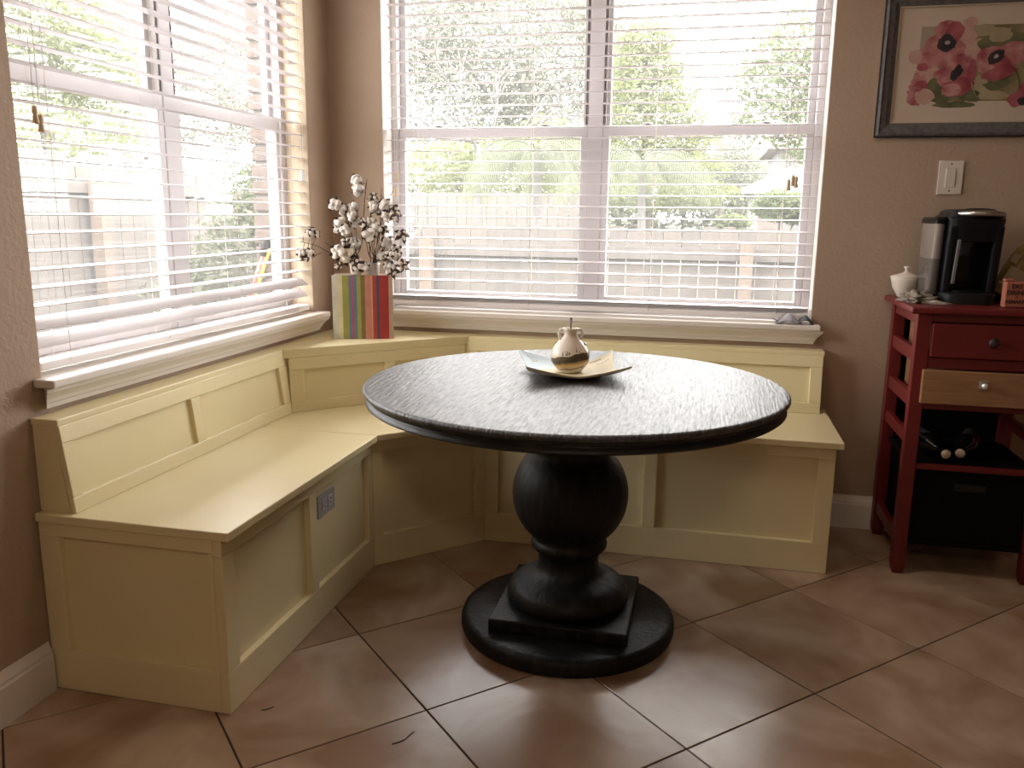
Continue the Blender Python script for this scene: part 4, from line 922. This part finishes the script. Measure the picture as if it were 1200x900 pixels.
# trees and shrubs
def leaves(mb, c, R, n, size, rn, shell=.55):
    c = Vector(c)
    for _ in range(n):
        d = Vector((rn.gauss(0, 1), rn.gauss(0, 1), rn.gauss(0, 1))).normalized(); k = shell + (1 - shell) * rn.random()
        p = c + Vector((d.x * R[0], d.y * R[1], d.z * R[2])) * k * (1 + .25 * noise.noise(d * 2.5))
        u = Vector((rn.gauss(0, 1), rn.gauss(0, 1), rn.gauss(0, .7))).normalized(); v = u.cross(Vector((rn.gauss(0, 1), rn.gauss(0, 1), rn.gauss(0, 1)))).normalized(); s = size * rn.uniform(.6, 1.4)
        mb.add([p - u * s, p + v * s * .38, p + u * s, p - v * s * .38], [(0, 1, 2, 3)])
def tree(name, label, base, trunk_h, blobs, m, n, size, cat='tree', twigs=0, seed=1):
    rn = random.Random(seed); base = Vector(base); root = thing(name, label, cat, base)
    top = base + Vector((rn.uniform(-.1, .1), rn.uniform(-.1, .1), trunk_h)); r0 = .03 + trunk_h * .028
    MB().tube([base, (base + top) / 2 + Vector((.05, 0, 0)), top], [r0, r0 * .8, r0 * .5], 9).build('trunk', 'bark', root)
    for c, R in blobs[:6]:
        st = base.lerp(top, rn.uniform(.55, .95)); c = Vector(c)
        MB().tube([st, (st + c) / 2 + Vector((0, 0, .12)), c], [r0 * .4, r0 * .25, r0 * .1], 6).build('branch', 'bark', root)
    mb = MB(); vol = sum(R[0] * R[2] for c, R in blobs)
    for c, R in blobs: leaves(mb, c, R, int(n * R[0] * R[2] / vol), size, rn)
    o = mb.build('foliage', m, root); o['kind'] = 'stuff'
    return root
def T(px, py, y): return ony(px, py, y)
def TL(px, py, x): return onx(px, py, x)
# seen through the wide window
def cone(px, ytop, ybot, halfw, y, k=6):
    out = []
    for i in range(k):
        t = i / (k - 1); py = ytop + (ybot - ytop) * t; p = T(px, py, y); s = (y + 3.5) / FPX * 1.0
        out.append((p, (halfw * s * (.35 + .65 * t), halfw * s * (.35 + .65 * t) * .8, (ybot - ytop) / k * s * .95)))
    return out
tree('conifer_tree', 'broad yellow-green conical tree beyond the low fence', (T(748, 245, 9).x, 9, GZ), 3.0, cone(758, 50, 225, 100, 9, 7), 'leaf_yellow', 26000, .036, seed=2)
tree('hedge_tree', 'large pale hazy tree filling the upper part of the wide window', (T(620, 245, 16).x, 16, GZ), 5.0, [(T(600, 60, 16), (3.2, 2, 2.0)), (T(540, 120, 16), (2.2, 2, 1.4)), (T(670, 100, 16), (2.0, 2, 2.0)), (T(500, 20, 16), (2.4, 2, 1.5))], 'leaf_pale', 34000, .065, seed=3)
tree('bushy_tree', 'yellow-green bushy tree behind the far grey fence', (T(560, 240, 11).x, 11, GZ), 1.8, [(T(520, 195, 11), (1.0, .8, .5)), (T(590, 190, 11), (1.2, .8, .6)), (T(650, 180, 11), (1.0, .8, .6))], 'leaf_yellow', 12000, .038, seed=4)
tree('drooping_tree', 'tree with thin hanging leaves above the neighbouring house', (T(985, 245, 8).x, 8, GZ), 2.8, [(T(920, 90, 8), (.75, .6, .45)), (T(905, 140, 8), (.6, .5, .35)), (T(945, 60, 8), (.7, .6, .5)), (T(950, 150, 8), (.5, .5, .5))], 'leaf_green', 5000, .045, seed=5)
tree('distant_tree', 'grey-green bushy tree left of the neighbouring house', (T(840, 245, 24).x, 24, GZ), 2.4, [(T(830, 195, 24), (1.6, 1, 1.4)), (T(865, 205, 24), (1.2, 1, .9))], 'leaf_pale', 8000, .06, seed=6)
tree('round_shrub', 'round green shrub in front of the neighbouring house', (T(915, 262, 9).x, 9, GZ), 1.2, [(T(915, 242, 9), (.42, .4, .22)), (T(935, 250, 9), (.3, .3, .16))], 'leaf_green', 4000, .035, 'shrub', seed=7)
tree('low_shrub', 'small green shrub beside the round shrub behind the low fence', (T(857, 262, 8).x, 8, GZ), 1.2, [(T(857, 260, 8), (.25, .25, .10))], 'leaf_green', 900, .04, 'shrub', seed=8)
# broad trees far behind the yards close the view under the sky
for i, (px, y, w_, h_, mm) in enumerate(((470, 34, 4.5, 3.0, 'leaf_pale'), (640, 48, 5.5, 3.6, 'leaf_yellow'), (800, 30, 4.0, 2.4, 'leaf_pale'), (960, 40, 5.0, 2.8, 'leaf_pale'))):
    lab = ('wide pale tree far behind the bare-branched tree', 'broad yellow-green tree far behind the palms', 'wide pale tree far behind the conical tree', 'wide pale tree far behind the neighbouring house')[i]
    p = T(px, 235, y); tree('background_tree', lab, (p.x, y, GZ), 2.0, [((p.x, y, 1.6), (w_, 2, 2.0)), ((p.x - w_ * .4, y, 2.6), (w_ * .6, 2, h_ * .6)), ((p.x + w_ * .4, y, 2.4), (w_ * .6, 2, h_ * .6))], mm, 7000, .17, seed=40 + i)
for i, (yy, x_) in enumerate(((6.0, -22), (19.5, -24))):
    tree('background_tree', ('wide pale tree far beyond the side fence', 'second pale tree far beyond the side fence, farther from the house')[i], (x_, yy, GZ), 2.5, [((x_, yy, 2.0), (2, 5.0, 2.2)), ((x_, yy - 2, 4.0), (2, 3.0, 1.6)), ((x_, yy + 2.4, 3.4), (2, 3.0, 1.6))], 'leaf_pale', 7000, .15, seed=50 + i)
# bare tree
def bare_tree():
    b = T(562, 250, 6.5); base = Vector((b.x, 6.5, GZ)); root = thing('bare_tree', 'thin bare-branched tree in front of the far grey fence', 'tree', base); rn = random.Random(5)
    MB().tube([base, T(561, 225, 6.5), T(563, 195, 6.5), T(560, 170, 6.5)], [.06, .05, .04, .03], 8).build('trunk', 'paletwig', root)
    def br(p, d, L, r, dep):
        q = p + d * L; MB().tube([p, (p + q) / 2 + Vector((rn.uniform(-.05, .05), 0, rn.uniform(0, .08))) * L, q], [r, r * .8, r * .55], 5).build('branch', 'paletwig', root)
        if dep:
            for _ in range(3): br(p + d * L * rn.uniform(.5, 1), nv(d + Vector((rn.uniform(-.8, .8), rn.uniform(-.5, .5), rn.uniform(-.2, .6)))), L * .62, r * .6, dep - 1)
    st = T(562, 190, 6.5)
    for d in ((-.9, .1, .35), (.8, .2, .4), (-.4, -.2, .9), (.3, .1, 1), (-.95, .2, .1)): br(st + Vector((0, 0, rn.uniform(-.1, .35))), nv(d), .75, .022, 2)
bare_tree()
# palms: arching fronds with hanging leaflets
def palm(label, px, py, y, n, span, seed, m='leaf_palm'):
    rn = random.Random(seed); c = T(px, py, y); base = Vector((c.x, y, GZ)); root = thing('palm_tree', label, 'palm', base)
    crown = Vector((c.x, y, c.z))
    MB().tube([base, base.lerp(crown, .5) + Vector((.04, 0, 0)), crown], [.07, .05, .04], 9).build('trunk', 'paletwig', root)
    for i in range(n):
        a = 2 * pi * i / n + rn.uniform(-.2, .2); d = Vector((cos(a), sin(a) * .8, 0)); L = span * rn.uniform(.75, 1.1); lift = rn.uniform(.25, .6)
        pts = [crown + d * L * t + Vector((0, 0, L * (lift * t * 1.6 - (lift * 1.2 + .55) * t * t))) for t in [k / 9 for k in range(10)]]
        mb = MB(); mb.tube(pts, [.010 - .0008 * k for k in range(10)], 4)
        for k in range(30):
            t = .15 + .85 * k / 30; j = min(8, int(t * 9)); p = pts[j].lerp(pts[j + 1], t * 9 - j); tg = nv(pts[j + 1] - pts[j]); s = nv(tg.cross(ZU))
            for sg in (-1, 1):
                l = span * .42 * (1 - .45 * abs(t - .45)); tip = p + s * sg * l * .55 + tg * l * .35 - ZU * l * .85; md = (p + tip) / 2 + ZU * l * .12; w_ = tg * .006
                mb.add([p - w_, p + w_, md + w_, tip, md - w_], [(0, 1, 2, 4), (4, 2, 3)])
        mb.build('frond', m, root)
palm('palm with long drooping fronds left of the window mullion', 628, 178, 4.7, 15, .85, 11)
palm('palm with long drooping fronds in front of the conical tree', 752, 188, 6.6, 15, .95, 12)
# seen through the left window
def BL(px, py, x, R): return (TL(px, py, x), R)
tree('yard_tree', 'yellow-green leafy tree rising over the side fence', (-6.5, TL(60, 200, -6.5).y, GZ), 3.2, [BL(45, 40, -6.5, (1.0, 1.3, .9)), BL(90, 80, -6.5, (.9, 1.0, .6)), BL(60, 150, -6.5, (.9, 1.6, .45)), BL(15, 10, -6.5, (.8, 1, .8))], 'leaf_yellow', 15000, .045, seed=13)
tree('yard_tree', 'pale green tree behind the side fence, next to the window mullion', (-9, TL(150, 200, -9).y, GZ), 3.2, [BL(130, 150, -9, (1.2, 2.0, .6)), BL(160, 60, -9, (1.0, 1.5, .8)), BL(230, 140, -9, (1.2, 2.0, .9)), BL(270, 90, -9, (1.0, 1.3, 1.3))], 'leaf_pale', 15000, .055, seed=14)
tree('yard_shrub', 'loose light green shrub growing at the yard corner', (-1.5, 1.75, GZ), .9, [((-1.45, 1.75, .85), (.34, .36, .70)), ((-1.75, 1.6, .5), (.36, .36, .5)), ((-1.35, 2.0, 1.3), (.28, .3, .5))], 'leaf_palm', 6500, .03, 'shrub', seed=15)

# neighbouring house
def house():
    Y = 14; g = T(912, 250, Y); root = thing('neighbour_house', 'pale neighbouring house with a low hipped roof and a white upper storey', 'house', (3.3, Y, GZ))
    x0 = T(868, 230, Y).x; zr = T(900, 222, Y).z; zt = T(912, 188, Y).z
    box(x0 + .35, x0 + 6, Y, Y + 5, GZ, zr).build('wall', 'house', root); box(x0 + .35, x0 + .75, Y - .02, Y + .0, GZ, zr).build('brick_pier', 'housebrick', root)
    a = [(x0, Y - .5, zr), (x0 + 6.3, Y - .5, zr), (x0 + 6.3, Y + 5.5, zr), (x0, Y + 5.5, zr)]; b = [(x0 + 1.4, Y + 1.6, zt + .15), (x0 + 5, Y + 1.6, zt + .15), (x0 + 5, Y + 3.4, zt + .15), (x0 + 1.4, Y + 3.4, zt + .15)]
    MB().loft([a, b]).build('roof', 'roof', root); box(x0 - .02, x0 + 6.3, Y - .54, Y - .5, zr - .10, zr + .03).build('fascia', 'house', root)
    u0 = T(912, 180, Y + 2.6).x; up = box(u0, u0 + 4, Y + 2.6, Y + 6, zt - .6, T(912, 176, Y + 2.6).z).build('upper_storey', 'house', root)
    MB().loft([[(u0 - .25, Y + 2.3, up.bound_box[1][2]), (u0 + 4.3, Y + 2.3, up.bound_box[1][2]), (u0 + 4.3, Y + 6.3, up.bound_box[1][2]), (u0 - .25, Y + 6.3, up.bound_box[1][2])], [(u0 + 1, Y + 3.8, up.bound_box[1][2] + .9), (u0 + 3, Y + 3.8, up.bound_box[1][2] + .9), (u0 + 3, Y + 4.8, up.bound_box[1][2] + .9), (u0 + 1, Y + 4.8, up.bound_box[1][2] + .9)]]).build('roof', 'roof', root)
    for xx in (x0 + 1.3, x0 + 2.6):
        wn = box(xx, xx + .7, Y - .03, Y, zr - 1.0, zr - .25).build('window', 'house', root); box(xx + .05, xx + .65, Y - .04, Y - .03, zr - .95, zr - .3).build('pane', 'houseglass', wn)
house()
